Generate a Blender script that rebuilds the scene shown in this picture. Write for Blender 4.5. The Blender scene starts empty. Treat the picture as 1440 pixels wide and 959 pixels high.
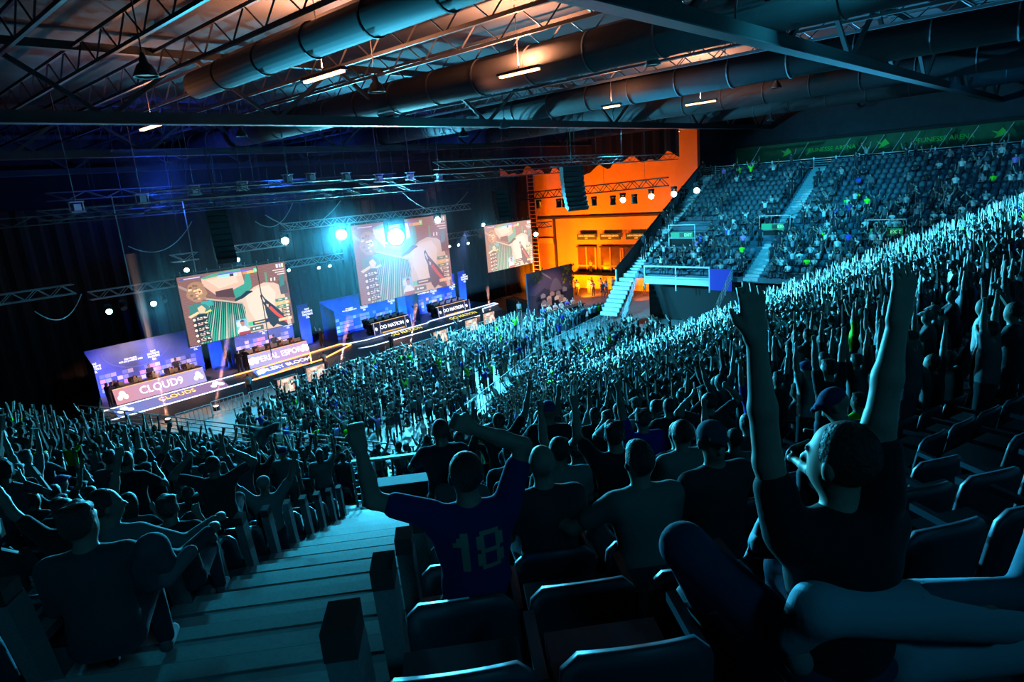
import bpy, bmesh, math, random
import numpy as np
from mathutils import Matrix, Vector
from mathutils.bvhtree import BVHTree
RN = random.Random(7)
SC = bpy.context.scene
COL = SC.collection
# ---------------------------------------------------------------- camera
F_PX, ROLL, PITCH, EYE, YAW = 920.0, math.radians(4.8), math.radians(13.5), 13.3, math.radians(43)
_fw = Vector((math.cos(YAW)*math.cos(PITCH), math.sin(YAW)*math.cos(PITCH), -math.sin(PITCH)))
_rt = Vector((math.sin(YAW), -math.cos(YAW), 0)); _up = _rt.cross(_fw)
_R = _rt*math.cos(ROLL) - _up*math.sin(ROLL); _U = _rt*math.sin(ROLL) + _up*math.cos(ROLL)
camd = bpy.data.cameras.new('camera'); cam = bpy.data.objects.new('camera', camd); COL.objects.link(cam)
camd.sensor_width = 36; camd.lens = F_PX/1440*36; camd.clip_start = .05; camd.clip_end = 400
cam.matrix_world = Matrix(((_R.x, _U.x, -_fw.x, 0), (_R.y, _U.y, -_fw.y, 0), (_R.z, _U.z, -_fw.z, EYE), (0, 0, 0, 1)))
SC.camera = cam
def project(p):
    v = Vector(p) - Vector((0, 0, EYE)); z = v.dot(_fw)
    return 720+F_PX*v.dot(_R)/max(z, .01), 479.5-F_PX*v.dot(_U)/max(z, .01), z
# ---------------------------------------------------------------- world, exposure
w = bpy.data.worlds.new('world'); SC.world = w; w.use_nodes = True
w.node_tree.nodes['Background'].inputs[0].default_value = (.05, .35, .5, 1); w.node_tree.nodes['Background'].inputs[1].default_value = .0015
SC.view_settings.view_transform = 'Standard'; SC.view_settings.look = 'None'
SC.view_settings.exposure = 0.0; SC.view_settings.gamma = 1.0; SC.view_settings.use_curve_mapping = False
SC.cycles.max_bounces = 4; SC.cycles.diffuse_bounces = 0; SC.cycles.glossy_bounces = 2; SC.cycles.volume_bounces = 0
SC.cycles.transmission_bounces = 2; SC.cycles.sample_clamp_indirect = 4; SC.cycles.use_denoising = True
def lamp(kind, loc, aim, col, power, size=.3, angle=60, blend=.6, name='lamp_light', parent=None, sy=None):
    d = bpy.data.lights.new(name, kind); d.color = col; d.energy = power
    if kind == 'SPOT': d.spot_size = math.radians(angle); d.spot_blend = blend; d.shadow_soft_size = size
    elif kind == 'AREA':
        d.size = size
        if sy: d.shape = 'RECTANGLE'; d.size_y = sy
    else: d.shadow_soft_size = size
    o = bpy.data.objects.new(name, d); COL.objects.link(o); o.location = loc
    if aim is not None: o.rotation_euler = (Vector(aim)-Vector(loc)).to_track_quat('-Z', 'Y').to_euler()
    return o
CY = (.10, .72, 1.0); TEAL = (.06, .62, .85); WARM = (1, .45, .22); BLUE = (.05, .16, 1.0)
# stage-rig floods on the stands and floor, with unseen roof washes and fills added
CT = (.055, .60, 1)
lamp('SPOT', (33.6, 41.2, 10.2), (34, 10, 6), CT, 950000, .35, 62, .8)
lamp('SPOT', (24.0, 41.2, 10.4), (40, 6, 8), CT, 330000, .3, 44, .8)
lamp('SPOT', (45.0, 41.2, 9.6), (34, 12, 6), CT, 120000, .3, 50, .8)
lamp('SPOT', (38.4, 41.2, 10.4), (24, 33, 1), CT, 95000, .3, 84, .8)
lamp('SPOT', (28.5, 41.2, 10.4), (44, 36, 0), CT, 60000, .3, 64, .8)
lamp('SPOT', (47, 30, 16.6), (38, 36, 0), CT, 16000, .4, 80, .9)
lamp('SPOT', (28.5, 41.2, 10.4), (4, 5, 9.5), (.04, .58, .95), 105000, .3, 34, .8)
lamp('SPOT', (17.5, 41.2, 9.4), (8, 8, 8), (.04, .6, .95), 60000, .3, 56, .8)
lamp('SPOT', (44, 17, 16.8), (60, 21, 6.8), (.02, .55, .95), 16000, .5, 70, .9)  # roof washes from here, added for ambient teal with no fixture in view
lamp('SPOT', (48, 6, 16.8), (70, 9, 10), (.01, .36, .75), 3200, .5, 80, .9)
lamp('SPOT', (12, 24, 16.5), (6, 12, 7), (.01, .42, .66), 4200, .6, 62, .9)
lamp('SPOT', (18, 26, 16.5), (10, 30, 2), (.02, .5, .62), 3500, .6, 90, .9)
lamp('SPOT', (-1, -7, 18.5), (9, 10, 7), (.03, .46, .75), 420, .8, 150, .5)  # unseen fill added behind the camera to lift the spectators' backs
lamp('SPOT', (22, 4, 19), (30, 17, 4), (.03, .52, .75), 5200, .8, 130, .8)  # second added fill, brightens the long stand from above
lamp('SPOT', (24, 22, 19), (30, 34, 1), (.03, .52, .75), 3000, .8, 110, .8)  # added fill over the floor crowd, no lamp hangs here
# orange wash on the end wall
for y, e in ((37, 4200), (44, 15000), (52, 13500), (59, 4500)):
    lamp('SPOT', (59.5, y, .5), (68, y+.3, 5.0), (1, .165, .0), e, .5, 125, .9)
lamp('SPOT', (57, 47, 11.2), (58, 47, 0), (1, .22, .01), 5000, .5, 75, .9)
# blue and white wash on the stage set
for x0 in (12.5, 16, 20.4, 24, 28.3, 31, 35, 38.8, 43, 46.8):
    lamp('SPOT', (x0, 48.7, 1.5), (x0, 50.6, 2.6), (.03, .16, 1.0), 420 if x0 < 30 else 1000, .15, 125, .9)
for x0 in (20.6, 28.6, 38.6, 47.0):
    lamp('SPOT', (x0, 49.6, 1.15), (x0, 50.2, 2.2), (.28, .5, 1), 420, .1, 100, .9)
for x0 in (15, 24): lamp('SPOT', (x0, 46.6, 7.4), (x0, 48.8, 2.0), (1, .42, .20), 3400, .2, 90, .6)
for x0 in (34.5, 42): lamp('SPOT', (x0, 43.5, 9.5), (x0, 48.5, 1.6), (.4, .45, 1), 7000, .2, 42, .6)
for x0 in (18, 30, 44): lamp('SPOT', (x0, 53, 4), (x0, 54, 7), (.01, .04, .6), 170, .5, 140, .9)
# warm working lights up in the roof, violet and blue spill on the steel
for p, q, e, c in (((21, 21, 16.9), (22, 18, 19), 220, (1, .36, .18)), ((32, 19, 16.9), (33, 16, 19), 260, (1, .36, .2)),
                   ((44, 22, 16.9), (46, 20, 19), 160, (1, .38, .22)), ((12, 34, 17.4), (12.6, 36, 19), 160, (.8, .35, .4)),
                   ((30, 34, 16), (33, 44, 19), 700, (.18, .16, 1)), ((16, 44, 14), (20, 50, 19), 4500, (.03, .11, 1)), ((28, 49, 14), (30, 54, 19), 4500, (.02, .13, 1)),
                   ((40, 47, 14), (44, 52, 19), 3000, (.03, .15, 1)), ((11, 30, 15), (10, 34, 19), 400, (.12, .12, .8)), ((26, 30, 15), (24, 26, 18), 160, (.7, .3, .5)),
                   ((52, 26, 15.5), (60, 22, 19), 120, (.3, .22, .7)), ((33, 40, 12.2), (31, 39, 17), 900, (.03, .35, .8)), ((62, 12, 15.5), (72, 9, 17), 120, (.01, .10, .35))):
    lamp('SPOT', p, q, c, e, .4, 140, .9)
# ---------------------------------------------------------------- materials
MATS = {}
def mat(name, col=(.5, .5, .5), rough=.7, metal=0, emit=0, nscale=0, namt=.25, bump=0, attr=False, objcol=False, spec=.4):
    if name in MATS: return MATS[name]
    m = bpy.data.materials.new(name); m.use_nodes = True; nt = m.node_tree; N = nt.nodes; L = nt.links
    b = N['Principled BSDF']; b.inputs['Roughness'].default_value = rough; b.inputs['Metallic'].default_value = metal
    b.inputs['Specular IOR Level'].default_value = spec
    src = None
    if attr: a = N.new('ShaderNodeAttribute'); a.attribute_name = 'col'; src = a.outputs['Color']
    elif objcol: a = N.new('ShaderNodeObjectInfo'); src = a.outputs['Color']
    if nscale:
        tc = N.new('ShaderNodeTexCoord'); t = N.new('ShaderNodeTexNoise'); t.inputs['Scale'].default_value = nscale; t.inputs['Detail'].default_value = 5
        L.new(tc.outputs['Object'], t.inputs['Vector'])
        r = N.new('ShaderNodeMapRange'); r.inputs['To Min'].default_value = 1-namt; r.inputs['To Max'].default_value = 1+namt; L.new(t.outputs['Fac'], r.inputs['Value'])
        mx = N.new('ShaderNodeVectorMath'); mx.operation = 'SCALE'
        if src: L.new(src, mx.inputs[0])
        else: mx.inputs[0].default_value = col[:3]
        L.new(r.outputs[0], mx.inputs['Scale']); src = mx.outputs[0]
        if bump:
            bp = N.new('ShaderNodeBump'); bp.inputs['Strength'].default_value = bump; bp.inputs['Distance'].default_value = .02
            L.new(t.outputs['Fac'], bp.inputs['Height']); L.new(bp.outputs[0], b.inputs['Normal'])
    if src: L.new(src, b.inputs['Base Color'])
    else: b.inputs['Base Color'].default_value = (*col[:3], 1)
    if emit:
        b.inputs['Emission Strength'].default_value = emit
        if src: L.new(src, b.inputs['Emission Color'])
        else: b.inputs['Emission Color'].default_value = (*col[:3], 1)
    if name == 'screen_picture':
        for l in list(b.inputs['Base Color'].links): L.remove(l)
        b.inputs['Base Color'].default_value = (.01, .01, .01, 1)
    MATS[name] = m; return m
M = dict(
    concrete=mat('grey_concrete', (.30, .33, .35), .8, nscale=3, bump=.2), tread=mat('painted_steps', (.52, .57, .6), .6, nscale=9, namt=.3, bump=.2),
    nosing=mat('step_nosing', (.9, .95, .95), .5, nscale=30), floor=mat('hall_floor', (.20, .23, .24), .55, nscale=.6, namt=.2),
    black=mat('matt_black', (.012, .012, .014), .8, nscale=8), drape=mat('black_drape', (.02, .022, .03), .95, nscale=2, bump=.4),
    steel=mat('roof_steel', (.075, .07, .085), .5, .3, nscale=4), truss=mat('aluminium_truss', (.55, .57, .6), .4, .4, nscale=6),
    dsteel=mat('dark_steel', (.022, .022, .028), .7, .1, nscale=5), deck=mat('roof_deck', (.028, .03, .045), .9, nscale=1.2, namt=.4),
    duct=mat('duct_sheet', (.035, .033, .042), .75, .0, nscale=2), rail=mat('pale_rail_paint', (.62, .66, .68), .45, .1, nscale=12),
    orange=mat('plaster_wall', (.85, .52, .30), .85, nscale=.7, namt=.12), beam=mat('dark_beam', (.06, .04, .035), .7, nscale=3),
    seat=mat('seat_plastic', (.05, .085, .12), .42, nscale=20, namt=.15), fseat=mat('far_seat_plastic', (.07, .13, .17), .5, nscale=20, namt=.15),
    endp=mat('seat_end_panel', (.42, .46, .48), .6, nscale=60, namt=.35, bump=.2), blue=mat('blue_printed_board', (.10, .20, .75), .6, nscale=.9, namt=.5),
    skin=mat('skin', (.40, .30, .25), .55, nscale=25, namt=.1), hair=mat('dark_hair', (.015, .012, .012), .6, nscale=60, namt=.5, bump=.8),
    cloth=mat('dyed_cloth', rough=.9, nscale=7, namt=.12, bump=.5, objcol=True), crowd=mat('crowd_cloth_and_skin', rough=.8, nscale=6, namt=.15, attr=True),
    glass=mat('door_glass', (.16, .10, .16), .2, nscale=2), white=mat('white_paint', (.8, .8, .8), .6, nscale=5),
    lens=mat('lamp_lens', (.45, .93, 1), emit=45), lens2=mat('lamp_lens_dim', (.35, .85, 1), emit=14), pic=mat('screen_picture', rough=.7, emit=1.25, spec=.1, attr=True),
    warm=mat('warm_tube', (1, .42, .16), emit=7), ledw=mat('led_strip_white', (.55, .72, 1), emit=3), ledo=mat('led_strip_orange', (1, .32, .08), emit=4),
    hot=mat('hot_lamp', (1, .36, .12), emit=60), sign=mat('sign_face', attr=True, rough=.5, emit=.25), gold=mat('sign_lettering', (1, .75, .12), emit=.8),
    tw=mat('lit_lettering', (.9, .92, 1), emit=1.6), tg=mat('green_lettering', (.03, .5, .07), emit=.10), gban=mat('green_banner', (.02, .11, .05), .7, nscale=1.5, namt=.4),
    shoe=mat('shoe_rubber', (.3, .32, .35), .6, nscale=30))
# ---------------------------------------------------------------- mesh helpers
class MB:
    def __init__(s): s.v = []; s.f = []; s.c = []; s.m = []
    def poly(s, pts, c=None, m=0):
        n = len(s.v); s.v += [tuple(p) for p in pts]; s.f.append(tuple(range(n, n+len(pts)))); s.c.append(c or (.5, .5, .5)); s.m.append(m)
    def box(s, lo, hi, c=None, m=0, M4=None):
        (a, b, e), (d, g, h) = lo, hi
        P = [Vector(q) for q in ((a, b, e), (d, b, e), (d, g, e), (a, g, e), (a, b, h), (d, b, h), (d, g, h), (a, g, h))]
        if M4: P = [M4 @ q for q in P]
        n = len(s.v); s.v += [tuple(q) for q in P]
        for q in ((0, 3, 2, 1), (4, 5, 6, 7), (0, 1, 5, 4), (1, 2, 6, 5), (2, 3, 7, 6), (3, 0, 4, 7)): s.f.append(tuple(n+i for i in q)); s.c.append(c or (.5, .5, .5)); s.m.append(m)
    def tube(s, p0, p1, r0, r1=None, n=6, c=None, m=0, cap=True):
        r1 = r0 if r1 is None else r1; p0 = Vector(p0); p1 = Vector(p1); d = (p1-p0).normalized()
        a = d.orthogonal().normalized(); b = d.cross(a); k = len(s.v)
        for p, r in ((p0, r0), (p1, r1)):
            for i in range(n): t = 2*math.pi*i/n; s.v.append(tuple(p+(a*math.cos(t)+b*math.sin(t))*r))
        for i in range(n): j = (i+1) % n; s.f.append((k+i, k+j, k+n+j, k+n+i)); s.c.append(c or (.5, .5, .5)); s.m.append(m)
        if cap:
            s.f.append(tuple(k+i for i in reversed(range(n)))); s.f.append(tuple(k+n+i for i in range(n))); s.c += [c or (.5, .5, .5)]*2; s.m += [m]*2
    def lathe(s, prof, n=12, c=None, m=0, M4=None):
        k = len(s.v)
        for r, z in prof:
            for i in range(n):
                t = 2*math.pi*i/n; q = Vector((r*math.cos(t), r*math.sin(t), z)); s.v.append(tuple(M4 @ q if M4 else q))
        for a in range(len(prof)-1):
            for i in range(n): j = (i+1) % n; s.f.append((k+a*n+i, k+a*n+j, k+a*n+n+j, k+a*n+n+i)); s.c.append(c or (.5, .5, .5)); s.m.append(m)
    def mesh(s, name, mats, smooth=False):
        me = bpy.data.meshes.new(name); me.from_pydata(s.v, [], s.f)
        for m in (mats if isinstance(mats, (list, tuple)) else [mats]): me.materials.append(m)
        if len(set(s.m)) > 1: me.polygons.foreach_set('material_index', s.m)
        at = me.color_attributes.new('col', 'FLOAT_COLOR', 'CORNER')
        cnt = np.array([len(f) for f in s.f]); cc = np.repeat(np.array(s.c, float).reshape(-1, 3), cnt, axis=0)
        at.data.foreach_set('color', np.c_[cc, np.ones(len(cc))].ravel())
        if smooth: me.polygons.foreach_set('use_smooth', [True]*len(me.polygons))
        me.update(); return me
def link(name, data, parent=None, loc=(0, 0, 0), rot=(0, 0, 0), scale=None):
    o = bpy.data.objects.new(name, data); COL.objects.link(o); o.location = loc; o.rotation_euler = rot
    if scale: o.scale = scale
    if parent: o.parent = parent
    return o
def tag(o, label=None, cat=None, group=None, kind=None):
    if label: o['label'] = label
    if cat: o['category'] = cat
    if group: o['group'] = group
    if kind: o['kind'] = kind
    return o
def thing(name, label, cat, loc=(0, 0, 0), rz=0, group=None): return tag(link(name, None, None, loc, (0, 0, rz)), label, cat, group)
def box(name, lo, hi, m, parent=None, c=None):
    b = MB(); b.box(lo, hi, c); return link(name, b.mesh(name, m), parent)
def struct(name, data, parent=None): return tag(link(name, data, parent), kind=None if parent else 'structure')
UB = {}
def unit(kind, m):
    if (kind, m.name) not in UB:
        b = MB()
        if kind == 'rod': b.tube((0, 0, 0), (0, 0, 1), 1, n=6)
        else: b.box((-.5, -.5, 0), (.5, .5, 1))
        UB[(kind, m.name)] = b.mesh(kind+'_'+m.name, m)
    return UB[(kind, m.name)]
def bar(name, p0, p1, r, m, parent=None, kind='rod', r2=None):
    p0 = Vector(p0); p1 = Vector(p1); d = p1-p0
    o = link(name, unit(kind, m), parent, p0); o.rotation_euler = d.to_track_quat('Z', 'Y').to_euler(); o.scale = (r, r2 or r, d.length); return o
def text(body, loc, ax, ay, size, m, parent, name='lettering', align='CENTER', ext=.01):
    c = bpy.data.curves.new(name, 'FONT'); c.body = body; c.size = size; c.align_x = align; c.align_y = 'CENTER'; c.extrude = ext; c.materials.append(m); c.resolution_u = 3
    X = Vector(ax).normalized(); Y = Vector(ay).normalized(); Z = X.cross(Y)
    o = link(name, c, parent); o.matrix_local = Matrix(((X.x, Y.x, Z.x, loc[0]), (X.y, Y.y, Z.y, loc[1]), (X.z, Y.z, Z.z, loc[2]), (0, 0, 0, 1))); return o
def truss(name, label, p0, p1, h=.5, w=.5, r=.035, step=.55, m=None, cat='truss', hang=None, group=None):
    m = m or M['truss']; p0 = Vector(p0); p1 = Vector(p1); d = p1-p0; L = d.length; u = d.normalized()
    s = Vector((0, 0, 1)).cross(u).normalized(); z = Vector((0, 0, 1)); t = thing(name, label, cat, p0, 0, group)
    C4 = [s*(a*w/2)+z*b for a in (-1, 1) for b in (0, h)]
    for c in C4: bar('chord', c, c+d, r, m, t)
    n = max(2, int(L/step)); k = 0
    for i in range(n):
        a, b = u*(L*i/n), u*(L*(i+1)/n)
        for sd in (-1, 1):
            o = s*(sd*w/2); q = (a+o, b+o+z*h) if i % 2 else (a+o+z*h, b+o); bar('brace', q[0], q[1], r*.6, m, t)
        if i % 2 == 0: bar('cross_bar', a-s*w/2, a+s*w/2, r*.6, m, t)
    if hang:
        for i in range(hang): q = u*(L*(i+.5)/hang); bar('hanging_cable', q+z*h, q+z*(19.99-p0.z), .014, M['dsteel'], t)
    return t
# ---------------------------------------------------------------- bowl shape: facets of the horseshoe
FAC = [(16, 5.0), (32, 1.34), (48, 0.0), (56, .27), (72, 1.78), (90, 5.03)]
NF = [(math.cos(math.radians(a)), math.sin(math.radians(a)), d, math.radians(a)) for a, d in FAC]
SL, RD, S0 = .413, .864, .29
def srow(k): return S0+RD*k
def zrow(k): return 11.97-SL*srow(k)
def valley(y): return 68-(2.63+SL*y)/.5
def facet_span(i, s):
    a, b, d, th = NF[i]; c = s-d; px, py = a*c, b*c; tx, ty = b, -a; lo, hi = -60, 80
    cons = [(-A, -B, -(s-D)) for j, (A, B, D, _) in enumerate(NF) if j != i] + [(0, 1, 47)]
    cons += [(1, SL/.5, 68-2.63/.5-.0)]
    for A, B, C in cons:
        den = A*tx+B*ty; num = C-(A*px+B*py)
        if abs(den) < 1e-9:
            if num < 0: return None
            continue
        t = num/den
        if den > 0: hi = min(hi, t)
        else: lo = max(lo, t)
    return (lo, hi, px, py, tx, ty, th) if hi-lo > .02 else None
def at(sp, t): return (sp[2]+sp[4]*t, sp[3]+sp[5]*t)
# aisles of the main bowl in (facet, centre along the row, width, first row, last row)
AIS = [(2, -1.55, 2.10, -3, 15), (2, -3.15, .75, 16, 19), (5, 27.0, 1.1, 4, 31), (5, 41.5, 1.1, 2, 31), (1, -11.0, 1.1, 0, 31), (0, -9, 1.1, 0, 31)]
def in_aisle(i, k, t):
    if i == 2 and 15 < k < 19 and -2.8 < t < -.7: return True
    for f, c, wd, a, b in AIS:
        if f == i and a <= k <= b and abs(t-c) < wd/2: return True
    return False
KN = 32
mb = MB()
for k in range(-3, KN):
    s = srow(k); z = zrow(k)
    for i in range(6):
        A = facet_span(i, s-.30); B = facet_span(i, s+RD-.30)
        if not A: continue
        q0, q1 = at(A, A[0]), at(A, A[1])
        if B: r0, r1 = at(B, B[0]), at(B, B[1])
        else: r0 = r1 = at(facet_span(i, s-.29) or A, (A[0]+A[1])/2)
        mb.poly([(*q0, z), (*r0, z), (*r1, z), (*q1, z)], m=0)
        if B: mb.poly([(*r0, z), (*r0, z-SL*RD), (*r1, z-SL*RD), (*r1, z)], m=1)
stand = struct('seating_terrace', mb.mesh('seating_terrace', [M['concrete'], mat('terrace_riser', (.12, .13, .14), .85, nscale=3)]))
# front parapet of the bowl
mb = MB(); zf = zrow(KN-1)
for i in range(6):
    A = facet_span(i, srow(KN)-.30)
    if not A: continue
    a, b = at(A, A[0]), at(A, A[1]); nx, ny = NF[i][0], NF[i][1]
    mb.poly([(*a, 0), (*b, 0), (*b, zf+.35), (*a, zf+.35)]); c = (a[0]+nx*.12, a[1]+ny*.12); d = (b[0]+nx*.12, b[1]+ny*.12)
    mb.poly([(*a, zf+.35), (*b, zf+.35), (*d, zf+.35), (*c, zf+.35)]); mb.poly([(*d, 0), (*c, 0), (*c, zf+.35), (*d, zf+.35)])
struct('parapet_wall', mb.mesh('parapet_wall', M['concrete']))
# front rails
for i in range(6):
    A = facet_span(i, srow(KN)-.30)
    if not A: continue
    L = A[1]-A[0]; n = max(1, round(L/2.4)); nx, ny = NF[i][0]*.06, NF[i][1]*.06
    for j in range(n):
        a, b = at(A, A[0]+L*j/n+.03), at(A, A[0]+L*(j+1)/n-.03)
        ord_ = ('next to the stage end', 'left of the corner', 'at the corner', 'right of the corner', 'at the turn', 'along the long side')[i]
        t = thing('guard_rail', f'pale four-bar guard rail on the front wall of the bowl, {ord_}', 'railing', ((a[0]+nx), (a[1]+ny), zf+.35), 0, f'front rail panels {ord_}')
        v = (b[0]-a[0], b[1]-a[1])
        for q in (.18, .42, .66, .9): bar('rail', (0, 0, q), (*v, q), .025 if q < .9 else .035, M['rail'], t)
        for q in (0, 1): bar('post', (v[0]*q, v[1]*q, 0), (v[0]*q, v[1]*q, .9), .03, M['rail'], t)
# near aisle steps: two per row, each a part, with a worn pale nosing
T48 = (NF[2][1], -NF[2][0]); N48 = (NF[2][0], NF[2][1])
def P48(s, l, z=0): return Vector((N48[0]*s+T48[0]*l, N48[1]*s+T48[1]*l, z))
R48 = Matrix(((T48[0], N48[0], 0, 0), (T48[1], N48[1], 0, 0), (0, 0, 1, 0), (0, 0, 0, 1)))
def steps(i_c, wd, k0, k1, name='stair_step'):
    me = MB(); me.box((-wd/2, -.215, -.5), (wd/2, .20, 0)); me = me.mesh('step', M['tread'])
    no = MB(); no.box((-wd/2, .06, 0), (wd/2, .205, .006)); no = no.mesh('nosing', M['nosing']); gp = MB(); gp.box((-wd/2, -.215, 0), (wd/2, -.135, .012)); gp = gp.mesh('shadow_strip', M['black'])  # black strip at the tread back stands in for the shadow line
    for k in range(k0, k1):
        for h in (0, 1):
            s = srow(k)-.09+h*.432; z = zrow(k)+(.15 if h == 0 else .0)+.004
            o = link(name, me, stand, P48(s, i_c, z), (0, 0, NF[2][3]-math.pi/2)); link('nosing', no, o); link('shadow_strip', gp, o)
steps(-1.55, 2.10, -2, 16); steps(-3.15, .75, 16, 20)
# other aisles of the long side and the left: plain step strips
for f, c, wd, k0, k1 in AIS[2:]:
    me = MB(); me.box((-wd/2, -.215, -.4), (wd/2, .20, 0)); me = me.mesh('step', M['tread'])
    for k in range(max(k0, 0), k1+1):
        sp = facet_span(f, srow(k))
        if not sp or not sp[0] < c < sp[1]: continue
        for h in (0, 1):
            sq = facet_span(f, srow(k)-.09+h*.432)
            if sq: q = at(sq, c); link('stair_step', me, stand, (*q, zrow(k)+(.15 if h == 0 else 0)), (0, 0, sp[6]-math.pi/2))
# near vomitory guard
s0, l0, l1 = 14.05, -2.62, -.85; zg = zrow(15)-.12
vt = thing('gangway_guard', 'pale guard rail with a lit kick panel at the foot of the near stairs', 'railing', P48(s0, l0, zg), NF[2][3]-math.pi/2)
W_ = l1-l0+.25
for x in (0, .13, W_): bar('post', (x, 0, 0), (x, 0, 1.12), .028, M['rail'], vt)
for i in range(6): bar('rung', (0, 0, .16+i*.17), (.13, 0, .16+i*.17), .014, M['rail'], vt)
b = MB(); b.box((0, -.05, 1.1), (W_, .06, 1.16)); link('top_rail', b.mesh('top_rail', M['nosing']), vt)
b = MB(); b.box((.13, -.02, .02), (W_, .02, .40)); b.box((.13, -.16, -.02), (W_, .0, .10)); b.box((.1, .02, .40), (W_, .5, .45)); link('kick_panel', b.mesh('kick_panel', M['concrete']), vt)
b = MB(); b.box((-.05, -.3, -.05), (W_-.1, -.02, .01)); link('landing_edge', b.mesh('landing_edge', M['nosing']), vt)
b = MB(); b.box((.13, .9, -2.2), (W_, 1.0, -.2)); b.box((W_, 0, -2.2), (W_+.1, 2.5, .3)); b.box((.0, .5, -2.4), (.12, 2.6, .1)); link('opening_wall', b.mesh('opening_wall', M['black']), vt)
# walls, floor and roof
struct('floor', (lambda b: (b.poly([(-30, -20, 0), (80, -20, 0), (80, 64, 0), (-30, 64, 0)]), b.mesh('floor', M['floor']))[1])(MB()))
for nm, lo, hi, m in (('wall_stage', (-30, 63, 0), (80, 63.4, 21), 'black'), ('wall_left', (-30.4, -20, 0), (-30, 63, 21), 'black'), ('wall_back', (-30, -20.4, 0), (80, -20, 21), 'deck'),
                      ('wall_right', (68, 33.9, 0), (68.4, 63, 21), 'orange'), ('wall_concourse', (75.5, -20, 0), (75.9, 34, 21), 'deck'), ('wall_return', (68.0, 33.6, 0), (75.9, 33.9, 21), 'deck'),
                      ('ceiling', (-30, -20, 20), (80, 63, 20.3), 'deck')):
    tag(box(nm, lo, hi, M[m]), kind='structure')
# curtain behind the stage, in pleats
mb = MB(); n = 260; pts = [(-12+76*i/n, 54+.22*math.sin(i*1.9)+.1*math.sin(i*.7)) for i in range(n+1)]
for (a, b2), (c, d) in zip(pts, pts[1:]): mb.poly([(a, b2, 0), (c, d, 0), (c, d, 14.2), (a, b2, 14.2)])
tag(link('stage_curtain', mb.mesh('stage_curtain', M['drape'])), 'tall pleated black curtain hung behind the stage', 'curtain')
mb = MB(); n = 60
for i in range(n):
    y0, y1 = 33.9+i*.45, 33.9+(i+1)*.45; f = lambda y: 14.7+.35*math.sin(y*1.3)-.5*math.exp(-((y-47)/3)**2)*3+.25*math.sin(y*2.9)
    mb.poly([(64+.15*math.sin(i*2), y0, f(y0)), (64+.15*math.sin(i*2+2), y1, f(y1)), (64+.15*math.sin(i*2+2), y1, 19.8), (64+.15*math.sin(i*2), y0, 19.8)])
tag(link('roof_drape', mb.mesh('roof_drape', M['drape'])), 'ragged-edged black drape hanging from the roof before the orange wall', 'drape')
# orange end wall: beams, doors, signs
W0 = bpy.data.objects['wall_right']
for nm, lo, hi in (('beam', (67.8, 33.9, 8.35), (68.0, 62, 8.6)), ('post_beam', (67.75, 53.9, 0), (68, 54.2, 8.4)), ('post_beam', (67.75, 37.6, 3), (68, 37.85, 8.4))): box(nm, lo, hi, M['beam'], W0)
box('pale_band', (67.7, 54.3, 5.2), (68, 61, 5.9), mat('cream_band', (.9, .7, .45), .7, nscale=3), W0)
for j, (a, b2) in enumerate(((47.6, 50.4), (43.9, 46.9), (39.5, 43.6))):
    d = tag(box(f'door_{j+1}', (67.72, a, .4), (67.98, b2, 4.7), M['glass']), kind='structure')
    for y in (a, (a+b2)/2, b2): box('door_mullion', (67.6, y-.09, .4), (67.75, y+.09, 4.75), M['orange'], d)
    box('door_head', (67.6, a-.1, 4.7), (67.8, b2+.1, 4.85), M['beam'], d); box('push_bar', (67.55, a, 2.3), (67.68, b2, 2.5), M['orange'], d)
for y, l in ((48.7, 'nearest the stage'), (45.2, 'in the middle'), (41.5, 'nearest the stand')):
    t = thing('door_sign', f'dark green hanging sign above the doors on the orange wall, {l}', 'sign', (67.5, y, 6.05)); b = MB(); b.box((-.06, -1.45, -.36), (.06, 1.45, .36), (.07, .08, .02)); link('sign_board', b.mesh('sign_board', M['sign']), t)
    text('SAÍDA EMERGÊNCIA', (-.08, 0, .1), (0, -1, 0), (0, 0, 1), .27, M['gold'], t); text('EXIT', (-.08, 0, -.18), (0, -1, 0), (0, 0, 1), .22, M['gold'], t)
# ---------------------------------------------------------------- far stand (faces -X)
FX, FZ, FS = 68.0, 12.27, .5
NR = 21; FD = .79; FR = FD*FS
def frow(k): return FX-.5-FD*k, FZ-FR*k
YL, YA, YB = 33.4, 31.9, 21.2   # left edge, first aisle, second aisle
mb = MB()
for k in range(NR):
    x, z = frow(k); y0 = max(-20, (68-2.63/.5-x-.0)*.5/SL if True else 0)-2.2
    mb.poly([(x+.5, y0, z), (x+.5, YL, z), (x-FD+.5, YL, z), (x-FD+.5, y0, z)]); mb.poly([(x-FD+.5, y0, z), (x-FD+.5, YL, z), (x-FD+.5, YL, z-FR), (x-FD+.5, y0, z-FR)])
xe, ze = frow(NR-1); xe -= FD-.5
mb.poly([(xe, 15, ze-.4), (xe, 24.4, ze-.4), (xe+3, 24.4, ze-.6), (xe+3, 15, ze-.6)])
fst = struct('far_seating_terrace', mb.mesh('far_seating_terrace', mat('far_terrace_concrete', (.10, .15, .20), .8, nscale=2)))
mb = MB(); mb.box((FX, -20, 0), (75.5, 33.6, FZ)); struct('concourse_slab', mb.mesh('concourse_slab', M['deck']))
box('under_stand_wall', (xe+1.5, 12, 0), (xe+1.8, YL-2.0, ze), M['black'], fst)
me = MB(); me.box((-.2, -.6, -.3), (.2, .6, 0)); me = me.mesh('step', M['tread'])
for yc, wd in ((32.6, 1.15), (YB, 1.0)):
    for k in range(NR):
        x, z = frow(k)
        if yc == YB and k in (11, 12, 13, 14): continue
        for h in (0, 1): link('stair_step', me, fst, (x+.3-h*.4, yc, z+(.19 if h == 0 else 0)+.01), scale=(1, wd, 1))
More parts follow.
